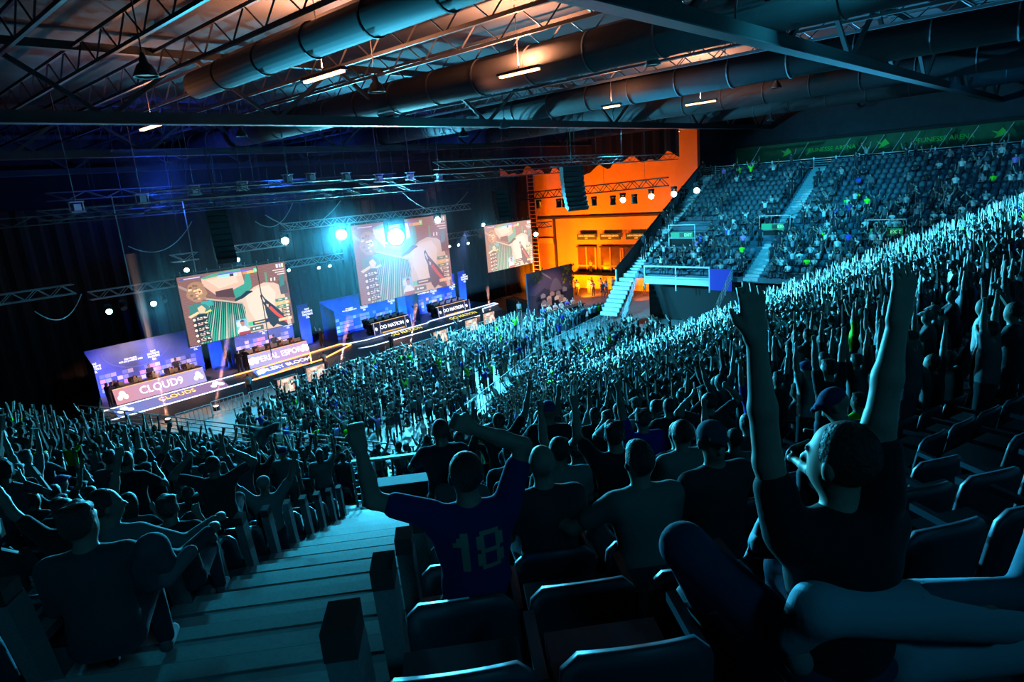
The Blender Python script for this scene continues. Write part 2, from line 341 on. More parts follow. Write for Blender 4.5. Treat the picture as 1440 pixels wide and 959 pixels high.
for k in range(9): link('stair_step', me, fst, (xe-.3-k*.36, 32.7, ze-.33-k*.33), scale=(1, 1.5, 1))
# side parapet of the far stand in panels with a dark cap
for k in range(0, NR, 2):
    x, z = frow(k); x2, z2 = frow(k+2)
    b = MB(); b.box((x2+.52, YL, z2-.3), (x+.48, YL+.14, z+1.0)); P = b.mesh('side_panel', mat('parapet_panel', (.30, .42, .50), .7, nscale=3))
    for v in P.vertices:
        if v.co.z > z: v.co.z = z+1.05-(x-v.co.x)*FS
    link('side_panel', P, fst); b = MB(); b.tube((x+.5, YL+.07, z+1.32), (x2+.5, YL+.07, z2+1.32), .09, n=6); link('cap_rail', b.mesh('cap_rail', M['black']), fst)
# top guard and banner
n = 20
for j in range(n):
    y0, y1 = -6+j*2.0, -4.05+j*2.0
    t = thing('guard_rail', f'slatted pale guard panel atop the far stand, {["last", "eighteenth", "seventeenth", "sixteenth", "fifteenth", "fourteenth", "thirteenth", "twelfth", "eleventh", "tenth", "ninth", "eighth", "seventh", "sixth", "fifth", "fourth", "third", "second", "first", "end"][j]} from the side stairs', 'railing', (68.3, y0, FZ+.05), 0, 'guard panels along the top of the far stand')
    for q in range(5): bar('rail', (0, 0, .12+q*.2), (0, y1-y0, .12+q*.2), .045 if q < 4 else .05, M['rail'], t, 'box')
    bar('post', (0, 0, 0), (0, 0, 1.05), .06, M['rail'], t, 'box'); bar('post', (0, y1-y0, 0), (0, y1-y0, 1.05), .06, M['rail'], t, 'box')
t = thing('wall_banner', 'long dark green printed banner on the concourse wall above the far stand', 'banner', (75.3, 12, 13.3))
b = MB(); b.box((-.05, -30, 0), (.05, 20.8, 1.75)); link('banner_cloth', b.mesh('banner_cloth', M['gban']), t)
b = MB(); b.box((-.3, -30, 1.75), (.1, 20.8, 2.05)); link('top_edge', b.mesh('top_edge', M['black']), t)
for y in (-20, -9.5, .5, 10.5): text('JEUNESSE ARENA', (-.08, y, .8), (0, -1, 0), (0, 0, 1), .62, M['tg'], t)
for y in (-15, -3.8, 5.6, 15): b = MB(); b.poly([(-.08, y-.5, .8), (-.08, y-.1, 1.3), (-.08, y+.2, .95), (-.08, y+.7, 1.1), (-.08, y+.25, .75), (-.08, y+.5, .4), (-.08, y, .55)]); link('leaf_mark', b.mesh('leaf_mark', M['tg']), t)

for y in (-4, -1.5, .5, 3, 4.3, 6, 7.5, 9, 13, 18): bar('slanted_strut', (-2.5, y, 0), (-2.2, y-.9, 1.6), .035, M['rail'], t)
for nm, x, z, yc, lab in (('gate', 57.6, 7.1, 29.4, 'dark exit gate with a green sign low in the far stand by the side stairs'), ('gate', 58.9, 7.6, 21.4, 'dark exit gate with a green sign where the far stand stairs end'), ('gate', 57.8, 7.15, 12.6, 'dark exit gate with a green sign behind the crowd in the far stand')):
    t = thing('exit_gate', lab, 'gateway', (x-1.9, yc, z-2.3))
    for s_ in (-1, 1):
        b = MB(); P = [(0, s_*1.35-.08, 0), (4.2, s_*1.35-.08, 1.9), (4.2, s_*1.35-.08, 2.9), (0, s_*1.35-.08, 2.3)]; Q = [(a, c+.16, d) for a, c, d in P]
        b.poly(P); b.poly(Q[::-1]); [b.poly([P[i], Q[i], Q[(i+1) % 4], P[(i+1) % 4]]) for i in range(4)]; link('side_wall', b.mesh('side_wall', mat('parapet_panel')), t)
        bar('frame_post', (-.05, s_*1.3, 1.0), (-.05, s_*1.3, 3.55), .05, M['rail'], t, 'box'); bar('side_rail', (0, s_*1.3, 3.5), (2.4, s_*1.3, 3.6), .05, M['rail'], t, 'box')
    b = MB(); b.box((.1, -1.27, 0), (3.5, 1.27, 2.25)); link('dark_opening', b.mesh('dark_opening', M['black']), t)
    b = MB(); b.box((-.02, -1.3, 2.25), (2.5, 1.3, 2.4)); link('roof_slab', b.mesh('roof_slab', M['concrete']), t)
    bar('top_rail', (-.05, -1.35, 3.52), (-.05, 1.35, 3.52), .07, M['rail'], t, 'box')
    b = MB(); b.box((-.12, -1.1, 2.35), (-.02, 1.1, 2.85), (.02, .35, .16)); b.box((-.13, -.3, 2.4), (-.12, .2, 2.8), (.02, .06, .04)); sg = link('exit_sign', b.mesh('exit_sign', M['sign']), t)
    text('EXIT', (-.15, -.65, 2.6), (0, -1, 0), (0, 0, 1), .36, mat('exit_letter', (.3, 1, .5), emit=.7), sg)
# low balcony front of the far stand
t = thing('balcony_guard', 'grey balcony front with two open bays below the far stand', 'railing', (xe-.2, 24.6, ze-.15))
for y in (0, 3.1, 6.2): bar('post', (0, y, -1.2), (0, y, 1.0), .10, M['rail'], t, 'box')
for z_, h in ((.85, .14), (-.1, .12), (-.65, .5)): b = MB(); b.box((-.06, 0, z_), (.06, 6.2, z_+h)); link('rail', b.mesh('rail', M['rail']), t)
t = thing('blue_banner', 'small dark blue banner tied beside the balcony front', 'banner', (xe-.3, 22.6, ze-.7)); b = MB(); b.box((-.03, 0, -.4), (.03, 1.9, 1.4), (.02, .02, .35)); link('cloth', b.mesh('cloth', M['sign']), t)
def slope_rail(label, p0, p1, nb=4, hh=1.0, npost=4):
    t = thing('stair_rail', label, 'railing', p0); d = Vector(p1)-Vector(p0)
    for i in range(nb): z_ = Vector((0, 0, hh*(i+1)/nb)); bar('rail', z_, z_+d, .03, M['rail'], t)
    for i in range(npost): q = d*(i/(npost-1)); bar('post', q, q+Vector((0, 0, hh)), .035, M['rail'], t)
    return t
slope_rail('sloping four-bar rail beside the left stairs of the far stand', (xe-3.6, 31.2, .1), (xe-.4, 31.3, ze-.4))
slope_rail('sloping four-bar rail rising over the dark pit of the far stand', (46.4, 22.2, 1.2), (xe-.2, 22.6, ze-.2))
# ---------------------------------------------------------------- roof
for y in (-6, 8.5, 29, 45, 60.5):
    t = thing('roof_truss', {-6: 'deep dark roof truss over the upper seats', 8.5: 'deep dark roof truss over the near rows', 29: 'deep dark roof truss across the middle of the hall', 45: 'deep dark roof truss above the stage', 60.5: 'deep dark roof truss at the stage wall'}[y], 'truss', (-29, y, 17))
    for z_ in (0, 2.5): bar('chord', (0, 0, z_), (105, 0, z_), .42 if z_ == 0 else .3, M['dsteel'], t, 'box')
    bar('flange', (0, -.02, -.22), (105, -.02, -.22), .5, M['steel'], t, 'box', .04)
    n = 30
    for i in range(n):
        a, b_ = 105*i/n, 105*(i+1)/n; bar('web', (a, 0, 0 if i % 2 else 2.5), (b_, 0, 2.5 if i % 2 else 0), .16, M['dsteel'], t, 'box')
t = thing('roof_joists', 'row of dark lattice joists under the roof deck', 'joist', (0, -20, 18.6))
for i, x in enumerate(np.arange(-8, 76, 2.8)):
    j = bar('joist', (x, 0, 0), (x, 83, 0), .12, M['steel'], t, 'box'); bar('joist_top', (x, 0, .9), (x, 83, .9), .12, M['steel'], t, 'box')
mb = MB()
for x in np.arange(-8, 76, 2.8):
    for q in range(28): y = 16+q*2.2; mb.tube((x, y, 0), (x, y+1.1, .9), .035, n=3, cap=False); mb.tube((x, y+1.1, .9), (x, y+2.2, 0), .035, n=3, cap=False)
tag(link('joist_lattice', mb.mesh('joist_lattice', M['steel']), t), kind='stuff')
for x, y0, y1, r, lab in ((12.2, -10, 27, .5, 'thin grey pipe duct running over the near seats'), (22.6, -10, 60, .75, 'big round grey duct lit orange near the roof truss'), (35.2, -10, 60, .75, 'big round grey duct over the middle of the stage'), (47.5, -10, 60, .8, 'big round grey duct lit through the joists over the floor'), (60.5, -10, 60, .7, 'big round grey duct before the orange wall')):
    t = thing('air_duct', lab, 'duct', (x, y0, 18.0)); L = y1-y0
    b = MB(); b.tube((0, 0, 0), (0, L, 0), r, n=20); link('duct_pipe', b.mesh('duct_pipe', M['duct'], True), t)
    b = MB(); b.tube((0, -.02, 0), (0, .04, 0), r+.05, n=20); me = b.mesh('duct_collar', M['steel'])
    for q in range(int(L/3)): link('collar', me, t, (0, 1.5+q*3, 0))
for (px, py, z, L, lab) in ((215, 178, 16.9, 2.6, 'bright warm tube light hanging under the roof at the far left'), (455, 108, 17.5, 2.4, 'warm work light glowing beside the big duct'), (730, 103, 17.5, 2.0, 'warm work light above the middle of the floor'), (985, 145, 17.3, 2.0, 'warm work light near the right trusses'), (945, 186, 17.1, 1.6, 'warm flat light low under the roof by the right trusses'), (860, 150, 17.0, 1.0, 'short warm light at a truss joint')):
    d = _fw*F_PX+_R*(px-720)+_U*(479.5-py); k = (z-EYE)/d.z; p = Vector((0, 0, EYE))+d*k
    t = thing('tube_light', lab, 'light', p); b = MB(); b.box((-.09, -L/2, -.04), (.09, L/2, .04)); link('tube', b.mesh('tube', M['warm']), t); b = MB(); b.box((-.14, -L/2-.1, .04), (.14, L/2+.1, .14)); link('housing', b.mesh('housing', M['dsteel']), t); bar('drop_rod', (0, 0, .1), (0, 0, 19.99-p.z), .02, M['steel'], t)
    lamp('AREA', (p.x, p.y, p.z+.3), (p.x+.01, p.y, p.z+3), (1, .38, .16), 2600 if 'duct' in lab or 'middle of the floor' in lab or 'right trusses' in lab else 300, .5)
bay = [(206, 108, 18, 'bell-shaped high-bay lamp at the top left of the roof'), (530, 130, 24, 'bell-shaped high-bay lamp over the main duct'), (1020, 110, 35, 'bell-shaped high-bay lamp where the roof turns dark'), (340, 192, 38, 'bell-shaped high-bay lamp glowing warm over the left trusses'), (918, 92, 27, 'bell-shaped high-bay lamp at the top middle edge'), (1092, 124, 42, 'first bell lamp in the dim row over the far stand'), (1138, 138, 48, 'second bell lamp in the dim row over the far stand'), (1173, 147, 54, 'third bell lamp in the dim row over the far stand'), (1205, 151, 58, 'fourth bell lamp in the dim row over the far stand'), (1084, 170, 56, 'bell lamp low under the right end of the roof'), (652, 192, 42, 'bell-shaped lamp hanging in the blue truss cluster'), (710, 180, 40, 'bell-shaped lamp under the middle truss')]
mb = MB(); mb.lathe([(.05, .62), (.09, .5), (.12, .36), (.2, .3), (.3, .1), (.34, 0), (.31, 0), (.27, .1), (.12, .28)], 14); bme = mb.mesh('bell_shade', M['duct'], True)
mb = MB(); mb.lathe([(.001, .06), (.28, .06)], 14); gme = mb.mesh('bell_glass', mat('bell_glass', (.25, .6, .68), emit=.35))
for px, py, dp, lab in bay:
    p = Vector((0, 0, EYE))+(_fw*F_PX+_R*(px-720)+_U*(479.5-py))*(dp/F_PX); t = thing('high_bay_lamp', lab, 'lamp', p)
    link('shade', bme, t); link('glass', gme, t); bar('drop_rod', (0, 0, .6), (0, 0, 19.99-p.z), .02, M['steel'], t)
# ---------------------------------------------------------------- lighting trusses and lamps
truss('lighting_truss', 'long pale lighting truss running behind the two left screens', (12.2, 47.2, 8.35), (30.8, 47.2, 8.35), hang=3)
truss('lighting_truss', 'pale lighting truss between the middle and right screens', (41.9, 47.2, 8.6), (47.0, 47.2, 8.6), hang=1)
truss('lighting_truss', 'short floating truss piece high on the black curtain', (16.3, 44, 10.2), (17.9, 44, 10.2), .45, .45)
truss('lighting_truss', 'middling truss piece above the left screen', (19.2, 44, 10.3), (24.2, 44, 10.3), .45, .45, hang=2)
truss('lighting_truss', 'truss above the brightest lamp', (24.0, 43.6, 11.35), (42.5, 43.6, 11.35), .5, .5, hang=4)
truss('lighting_truss', 'blue-lit truss end cut by the left side of the hall', (4.0, 42, 9.4), (10.2, 42, 9.4), .5, .5, hang=1)
truss('lighting_truss', 'dark truss silhouetted on the orange wall', (57, 50.5, 11.35), (57, 31.5, 11.9), .75, .6, .06, .75, M['dsteel'], hang=4)
truss('lighting_truss', 'short dark truss below the ladder by the orange wall', (54, 49, 8.3), (54, 43.5, 8.6), .5, .5, .05, .7, M['dsteel'], hang=1)
for y, z, x0, x1, lab in ((40, 13.4, 9, 34, 'grey flown truss low in the rig over the left'), (36, 13.9, 13, 24, 'upper grey flown truss with a rung-like underside'), (38.5, 13.9, 27, 50, 'long grey flown truss over the middle'), (33.5, 14.6, 30, 52, 'violet-lit flown truss below the roof'), (30, 14.2, 38, 56, 'flown truss near the dark speaker array'), (47, 13.2, 8, 46, 'flown truss above the stage curtain'), (50.5, 14.6, 12, 40, 'blue-lit flown truss at the back of the rig')):
    truss('flown_truss', lab, (x0, y, z), (x1, y, z), .5, .5, .035, 1.1, M['steel'], hang=5)
def head_parts():
    r = {}
    b = MB(); b.box((-.2, -.14, -.16), (.2, .14, 0)); r['base'] = b.mesh('base', M['dsteel'])
    b = MB(); b.box((-.27, -.06, -.55), (-.22, .06, -.1)); b.box((.22, -.06, -.55), (.27, .06, -.1)); r['yoke'] = b.mesh('yoke', M['dsteel'])
    b = MB(); b.lathe([(.01, .26), (.14, .25), (.19, .1), (.22, -.18), (.23, -.26), (.19, -.26)], 12); r['barrel'] = b.mesh('barrel', M['dsteel'], True)
    b = MB(); b.lathe([(.001, -.25), (.2, -.25)], 14); r['lens'] = b.mesh('lens', M['lens']); b = MB(); b.lathe([(.001, -.25), (.2, -.25)], 14); r['lens_dim'] = b.mesh('lens_dim', M['lens2'])
    b = MB(); b.lathe([(.001, -.25), (.2, -.25)], 14); r['lens_off'] = b.mesh('lens_off', M['duct']); return r
HP = head_parts()
def mover(loc, aim, label, sc=1.0, lens='lens', glow=0, col=CY, group=None):
    t = thing('stage_lamp', label, 'lamp', loc, 0, group); t.scale = (sc,)*3
    link('base', HP['base'], t); link('yoke', HP['yoke'], t)
    q = (Vector(aim)-Vector(loc)).to_track_quat('-Z', 'Y'); h = link('barrel', HP['barrel'], t, (0, 0, -.45)); h.rotation_euler = q.to_euler()
    link('lens', HP[lens], h)
    if glow:
        d = (Vector(aim)-Vector(loc)).normalized(); p_ = Vector(loc)+Vector((0, 0, -.45*sc))+d*.38*sc; lamp('SPOT', p_, p_+Vector((-.1, -1, -.2)), col, glow*2, .1, 172, .3)
    return t
C0 = (2, 2, 13)
mover((33.6, 43.3, 11.4), C0, 'largest blinding cyan-white stage lamp over the middle screen', 3.4, glow=17000)
mover((28.5, 43.3, 11.5), C0, 'second bright cyan stage lamp between the two left screens', 2.0, glow=5000)
mover((24.0, 43.6, 11.3), (8, 12, 6), 'tilted cyan stage lamp above the left screen corner', 1.3, glow=60)
mover((38.4, 43.4, 11.35), C0, 'cyan stage lamp at the top right of the middle screen', 1.35, glow=80)
mover((45.0, 44.5, 10.1), (30, 20, 5), 'small cyan lamp left of the small right screen', .8, glow=30)
mover((12.6, 45.6, 8.1), (10, 20, 4), 'leftmost cyan lamp under the pale truss', .9, glow=70)
mover((15.2, 45.6, 8.1), (12, 20, 4), 'second cyan lamp under the left pale truss', .9, glow=70)
for x, z, l in ((13.8, 8.1, 'first'), (16.3, 8.1, 'second')): mover((x, 46.8, z), (x, 40, 2), f'{l} unlit lamp under the left pale truss', .9, 'lens_off')
mover((17.7, 45.6, 9.9), (12, 30, 4), 'tilted cyan lamp over the left end of the left screen', .8, glow=40)
mover((21.2, 45.6, 10.0), (22, 30, 8), 'narrow cyan lamp over the middle of the left screen', .7, glow=30)
for x, z, ln in ((25.6, 8.6, 'lens_dim'), (26.9, 8.3, 'lens_off'), (28.2, 8.4, 'lens_dim'), (29.2, 8.4, 'lens_dim')): mover((x, 46.7, z), (x-3, 36, 3), f'small lamp {["nearest the left screen", "unlit beside the left screen", "third from the left screen", "nearest the middle screen"][int((x-25.5)//1.1) if x < 29 else 3]} under the pale truss', .65, ln, glow=0)
for j, x in enumerate((42.4, 43.6, 44.9)): mover((x, 46.7, 8.3), (x-4, 36, 3), f'{["first", "second", "third"][j]} small white lamp under the truss between the screens', .6, 'lens')
for j, (y, z) in enumerate(((41.4, 11.2), (36.2, 11.4), (33.0, 11.6), (30.6, 11.7), (28.3, 11.9))):
    mover((56.6, y, z+.1), (18, 12, 3), f'{["first", "second", "third", "fourth", "last"][j]} white lamp from the stage side on the dark truss before the orange wall', 1.35, 'lens', glow=25)
for j, y in enumerate((47.2, 44.4, 43.6, 39.8, 37.5, 35.0)): mover((56.8, y, 11.3), (56, y, 2), f'{["first", "second", "third", "fourth", "fifth", "sixth"][j]} unlit black lamp hanging from the dark truss at the orange wall', 1.3, 'lens_off')
for j, (y, z) in enumerate(((49.3, 9.3), (47.0, 8.3), (45.2, 8.5))): mover((53.5, y, z), (30, 20, 3), f'{["upper left", "middle", "right"][j]} white lamp above the small right screen', 1.2, 'lens', glow=25)
# box-shaped wash fixtures hanging in a row from the flown truss
bx = MB(); bx.box((-.32, -.2, -.5), (.32, .2, -.42)); bx.box((-.32, -.2, 0), (.32, .2, .05)); bx.tube((-.3, 0, -.45), (-.3, 0, 0), .03); bx.tube((.3, 0, -.45), (.3, 0, 0), .03); bxm = bx.mesh('box_frame', M['rail'])
by = MB(); by.box((-.16, -.16, -.4), (.16, .16, -.08)); bym = by.mesh('box_head', M['truss'])
for j, (px, py) in enumerate(((108, 292), (200, 280), (273, 268), (341, 262), (405, 252), (437, 250), (487, 249), (533, 251), (577, 248), (618, 250))):
    d = _fw*F_PX+_R*(px-720)+_U*(479.5-py); k = 38/d.y; p = Vector((0, 0, EYE))+d*k
    t = thing('box_fixture', f'{["first", "second", "third", "fourth", "fifth", "sixth", "seventh", "eighth", "ninth", "tenth"][j]} blue-lit box fixture from the left in the hanging row', 'lamp', (p.x, p.y, p.z+.25)); link('frame', bxm, t); link('head', bym, t); bar('drop_rod', (0, 0, .05), (0, 0, 19.7-p.z), .02, M['steel'], t)
    if j % 2 == 0: lamp('SPOT', (p.x, p.y-.3, p.z+.1), (p.x+.5, p.y-4, p.z+5), (.06, .12, 1), 60, .2, 120)
# speaker arrays and hanging boxes
def array(loc, rz, n, label, w=1.2):
    t = thing('speaker_array', label, 'loudspeaker', loc, rz); z = 0; y = 0; a = 0; b = MB(); b.box((-w/2, -.45, -.34), (w/2, .3, 0)); me = b.mesh('speaker_cabinet', M['black'])
    for i in range(n): link('speaker_cabinet', me, t, (0, y, z), (a, 0, 0)); z -= .38*math.cos(a); y -= -.38*math.sin(a)*-1; a -= .07
    bar('flying_frame', (-w/2, 0, .1), (w/2, 0, .1), .07, M['dsteel'], t, 'box'); bar('chain', (0, 0, .1), (0, 0, 17-loc[2]), .04, M['dsteel'], t); return t
array((42.2, 31.5, 14.2), math.radians(150), 9, 'curved black line-array of loudspeakers before the orange wall', 1.7)
array((19, 42.5, 13.2), math.radians(165), 9, 'black line-array of loudspeakers over the left screen')
array((44, 41, 12.8), math.radians(165), 7, 'black line-array of loudspeakers right of the middle screen')
# ladder tower glowing orange beside the small screen
t = thing('ladder_tower', 'orange-lit caged ladder rising behind the small right screen', 'ladder', (62, 52.0, 0))
for y in (0, 1.1): bar('ladder_rail', (0, y, 0), (0, y, 14.5), .09, M['orange'], t, 'box')
for i in range(30): bar('rung', (0, 0, .3+i*.48), (0, 1.1, .3+i*.48), .05, M['orange'], t, 'box')
# loose cables looping in the rig
for j, (a, b2, sag, lab) in enumerate((((14, 44, 11.5), (18, 44, 12.6), 1.0, 'left'), ((22, 43.5, 12.2), (25, 43.5, 13.2), .9, 'second'), ((8, 41, 8.9), (10.5, 42, 9.3), .9, 'end'), ((33, 41, 13.3), (41, 42, 12.9), 1.5, 'middle'), ((28, 42, 13.1), (22, 42, 12.6), 1.3, 'long'))):
    b = MB(); a = Vector(a); b2 = Vector(b2); P = [a.lerp(b2, q/14)-Vector((0, 0, sag*4*(q/14)*(1-q/14))) for q in range(15)]
    for u, v in zip(P, P[1:]): b.tube(u, v, .03, n=4, cap=False)
    tag(link('hanging_cable', b.mesh('hanging_cable', M['truss'])), f'{lab} sagging cable loop between the trusses in the rig', 'cable')
for x, y, z0, z1, lab in ((13.5, 43.5, 8.9, 14.5, 'long tilted rigging cable left of the left screen'), (18.6, 46.4, 8.9, 14, 'rigging chain over the left screen'), (22.6, 45.7, -.2+2.2, 9, 'thin dark cable hanging in front of the left screen')):
    tag(bar('rigging_cable', (x, y, z0), (x+.02, y, z1), .035, M['dsteel'] if z0 < 5 else M['truss']), lab, 'cable')
# ---------------------------------------------------------------- LED screens
def picture(bright=1.0, wash=(0, 0, 0)):
    b = MB(); lay = [0]
    def C(c): return tuple(min(3, (c[i]*(1-sum(wash)/6)+wash[i])*bright) for i in range(3))
    def P(pts, c): lay[0] += 1; b.poly([(u, -.004-.0004*lay[0], 1-v) for u, v in pts][::-1], C(c))
    def Rc(u, v, w_, h, c): P([(u, v), (u+w_, v), (u+w_, v+h), (u, v+h)], c)
    b.box((0, 0, 0), (1, .02, 1), C((.05, .04, .04)))
    Rc(0, 0, 1, 1, (.24, .10, .09))
    for i in range(44): Rc(.0, i/44, 1, .006, (.34, .17, .14))
    P([(.2, .06), (.56, .02), (.58, .27), (.45, .33), (.3, .33), (.2, .16)], (.85, .52, .40)); P([(.24, .1), (.5, .06), (.52, .2), (.34, .25)], (.95, .66, .52))
    P([(.2, .06), (.3, .02), (.56, .0), (.56, .03), (.22, .08)], (.10, .42, .26)); P([(.30, .28), (.46, .27), (.47, .42), (.3, .36)], (.10, .04, .05))
    P([(.46, .30), (.57, .24), (.60, .08), (.64, .06), (.64, .30), (.56, .42), (.47, .46)], (.05, .36, .27)); P([(.78, .12), (.80, .12), (.8, .3), (.78, .3)], (.12, .35, .24))
    P([(.40, .50), (.48, .47), (.56, .40), (.66, .31), (.76, .27), (.86, .30), (.92, .36), (.95, .55), (.97, 1), (.5, 1), (.54, .6), (.52, .52)], (.80, .58, .44))
    P([(.56, .42), (.68, .33), (.80, .32), (.86, .45), (.80, .8), (.62, .85), (.57, .62)], (.92, .72, .58)); P([(.9, .28), (.98, .3), (.99, .5), (.91, .5)], (.10, .08, .09)); P([(.92, .2), (.97, .2), (.96, .36), (.91, .38)], (.06, .25, .24))
    for x in (.83, .865): P([(x, .22), (x+.015, .22), (x+.012, .27), (x-.003, .27)], (1, .9, .8))
    P([(.22, .38), (.52, .53), (.54, .66), (.52, 1), (.12, 1), (.06, .7), (.14, .5)], (.012, .03, .04))
    for i in range(19):
        q = i/18; u0, v0 = .24+.28*q, .40+.14*q; u1 = .10+.44*q
        P([(u0, v0), (u0+.005, v0), (u1+.014, 1), (u1-.004, 1)], (.05, .46, .32) if i % 3 else (.5, .62, .5))
    P([(.2, .37), (.22, .355), (.53, .51), (.535, .54)], (.62, .48, .38)); P([(0, .1), (.22, .35), (.2, .37), (0, .14)], (.42, .3, .25))
    P([(.46, .44), (.52, .41), (.58, .35), (.63, .36), (.64, .38), (.6, .40), (.54, .45), (.46, .48)], (.01, .03, .05))
    P([(.70, .46), (.72, .44), (.745, .52), (.79, .60), (.86, .72), (.92, .86), (.93, 1), (.88, 1), (.82, .95), (.78, .99), (.75, .92), (.73, .74), (.73, .64), (.71, .56)], (.02, .03, .05))
    P([(.76, .67), (.79, .65), (.85, .78), (.92, .9), (.93, .98), (.88, .9), (.82, .8)], (.75, .07, .05)); P([(.71, .5), (.72, .48), (.74, .56), (.73, .58)], (.85, .7, .6)); P([(.745, .60), (.77, .62), (.765, .66), (.75, .65)], (.9, .65, .55))
    r = random.Random(3); P([(.14+.085*math.cos(t)*(1+.12*math.sin(5*t)), .24+.15*math.sin(t)) for t in np.linspace(0, 6.28, 20)[:-1]], (.45, .24, .14))
    for i in range(26): a, q = r.uniform(0, 6.28), r.uniform(0, .85); Rc(.14+.075*q*math.cos(a)-.012, .24+.125*q*math.sin(a)-.012, .012+.02*r.random(), .012+.02*r.random(), r.choice([(1, .72, .4), (.1, .05, .04), (.95, .55, .28), (.2, .1, .07)]))
    Rc(.16, .39, .1, .08, (.05, .42, .42)); P([(.05, .42), (.12, .40), (.2, .44), (.24, .54), (.2, .57), (.05, .56)], (.06, .24, .22)); P([(.12, .47), (.16, .44), (.19, .50), (.17, .56), (.13, .55)], (1, .62, .42)); P([(.03, .57), (.12, .52), (.13, .55), (.05, .6)], (1, .7, .4)); P([(.17, .55), (.23, .52), (.24, .55), (.18, .57)], (.8, .7, .2))
    for i in range(5):
        v = .62+i*.078; Rc(.06, v-.02, .13, .062, (.03, .025, .03)); P([(.075+.014*math.cos(t), v+.012+.022*math.sin(t)) for t in np.linspace(0, 6.28, 9)[:-1]], (1, .82, .7))
        for q in range(3): Rc(.10+.028*q, v-.012, .018, .014, (1, .86, .78)); Rc(.10, v+.012, .03+.02*r.random(), .012, (.9, .6, .5)); Rc(.16, v+.0, .025, .014, (1, .8, .7))
    Rc(.02, .025, .19, .022, (.05, .08, .45)); Rc(.05, .03, .14, .010, (1, .8, .8)); Rc(.35, .03, .32, .020, (.12, .14, .7)); Rc(.35, .055, .10, .04, (.35, .85, .95)); Rc(.45, .055, .035, .04, (.03, .05, .08)); Rc(.49, .055, .03, .05, (.6, .85, 1)); Rc(.53, .05, .03, .06, (1, .6, .45)); Rc(.57, .055, .04, .04, (.8, .3, .1)); Rc(.61, .055, .07, .04, (1, .55, .15)); Rc(.68, .03, .035, .065, (.1, .9, .3)); Rc(.69, .045, .015, .03, (.9, 1, .9))
    for i in range(3): Rc(.86+.02*i, .105+.034*i, .10-.02*i+.02, .014, (1, .82, .78)); 
    Rc(.9, .02, .022, .06, (1, .8, .85)); Rc(.93, .02, .02, .06, (.6, .75, 1)); Rc(.955, .02, .02, .06, (1, .9, .5))
    for i, c in enumerate(((.05, .28, .18), (1, .55, .2), (.05, .28, .18), (.06, .04, .04), (.06, .04, .04), (.06, .04, .04), (1, .6, .3))):
        v = .56+.052*i; Rc(.84+(.05 if 3 <= i < 6 else 0), v, .14-(.05 if 3 <= i < 6 else 0), .044, c); Rc(.87+(.03 if 3 <= i < 6 else 0), v+.012, .04, .016, (1, .7, .4)); Rc(.94, v+.006, .025, .03, (1, .85, .7))
    Rc(.43, .76, .10, .2, (.28, .55, .85)); P([(.43, .80), (.46, .77), (.5, .8), (.47, .88), (.43, .86)], (.7, .8, .95)); P([(.465, .80), (.485, .775), (.51, .80), (.50, .86), (.475, .86)], (.55, .25, .16)); P([(.465, .79), (.488, .765), (.51, .79), (.5, .8), (.47, .8)], (.05, .03, .05)); P([(.43, .93), (.46, .87), (.51, .87), (.54, .93), (.54, .97), (.43, .97)], (.95, .92, .95)); Rc(.44, .95, .11, .05, (.4, .05, .06))
    Rc(.55, .83, .20, .06, (.02, .03, .09)); Rc(.54, .83, .045, .06, (.1, .65, .35)); Rc(.6, .85, .11, .018, (1, .75, .35)); Rc(.55, .91, .13, .07, (.08, .16, .14)); P([(.585+.012*math.cos(t), .945+.018*math.sin(t)) for t in np.linspace(0, 6.28, 9)[:-1]], (1, 1, 1)); Rc(.605, .933, .045, .022, (1, 1, 1))
    return b.mesh('screen_picture', M['pic'])
for nm, x0, x1, z0, z1, br, wa, lab in (('left', 17.1, 25.0, 4.25, 9.0, 1.0, (0, 0, 0), 'big hanging screen over the left booths showing a first-person shooter match'), ('mid', 31.3, 41.75, 4.4, 11.0, .62, (.30, .13, .14), 'largest hanging screen at the middle, its picture hazy pink'), ('right', 46.7, 53.8, 4.8, 9.4, 1.0, (.32, .20, .16), 'small pale hanging screen in front of the orange wall')):
    t = thing('hanging_screen', lab, 'screen', (x0, 46, z0)); W_, H_ = x1-x0, z1-z0
    o = link('screen_picture', picture(br, wa), t); o.scale = (W_, 1, H_)
    b = MB(); b.box((-.05, .03, -.05), (W_+.05, .18, H_+.05)); link('screen_frame', b.mesh('screen_frame', M['black']), t)
    bar('flying_bar', (0, .1, H_+.15), (W_, .1, H_+.15), .06, M['steel'], t)
    for q in np.linspace(.04, .96, 9): bar('hook', (W_*q, .1, H_), (W_*q, .1, H_+.35), .03, M['truss'], t)
    for q in (.1, .9): bar('chain', (W_*q, .1, H_+.1), (W_*q, .1, 17-z0), .02, M['dsteel'], t)
# ---------------------------------------------------------------- stage
SB = mat('stage_board', (.06, .07, .10), .5, nscale=3)
t = thing('stage_platform', 'long black stage platform edged with glowing light strips', 'stage', (0, 0, 0))
b = MB(); b.box((11.2, 46.7, 0), (48.4, 53, 1.3)); link('stage_deck', b.mesh('stage_deck', mat('stage_top', (.10, .14, .28), .35, nscale=2)), t)
b = MB(); b.poly([(11.2, 45.5, 0), (47.8, 45.5, 0), (47.8, 45.5, .9), (11.2, 45.5, .9)]); b.poly([(11.2, 45.5, .9), (47.8, 45.5, .9), (48.0, 46.7, 1.28), (11.2, 46.7, 1.28)]); b.poly([(47.8, 45.5, 0), (48.0, 46.7, 0), (48.0, 46.7, 1.28), (47.8, 45.5, .9)]); link('stage_skirt', b.mesh('stage_skirt', SB), t)
def strip(P, m, r=.04):
    for a, c in zip(P, P[1:]): bar('light_strip', a, c, r, m, t)
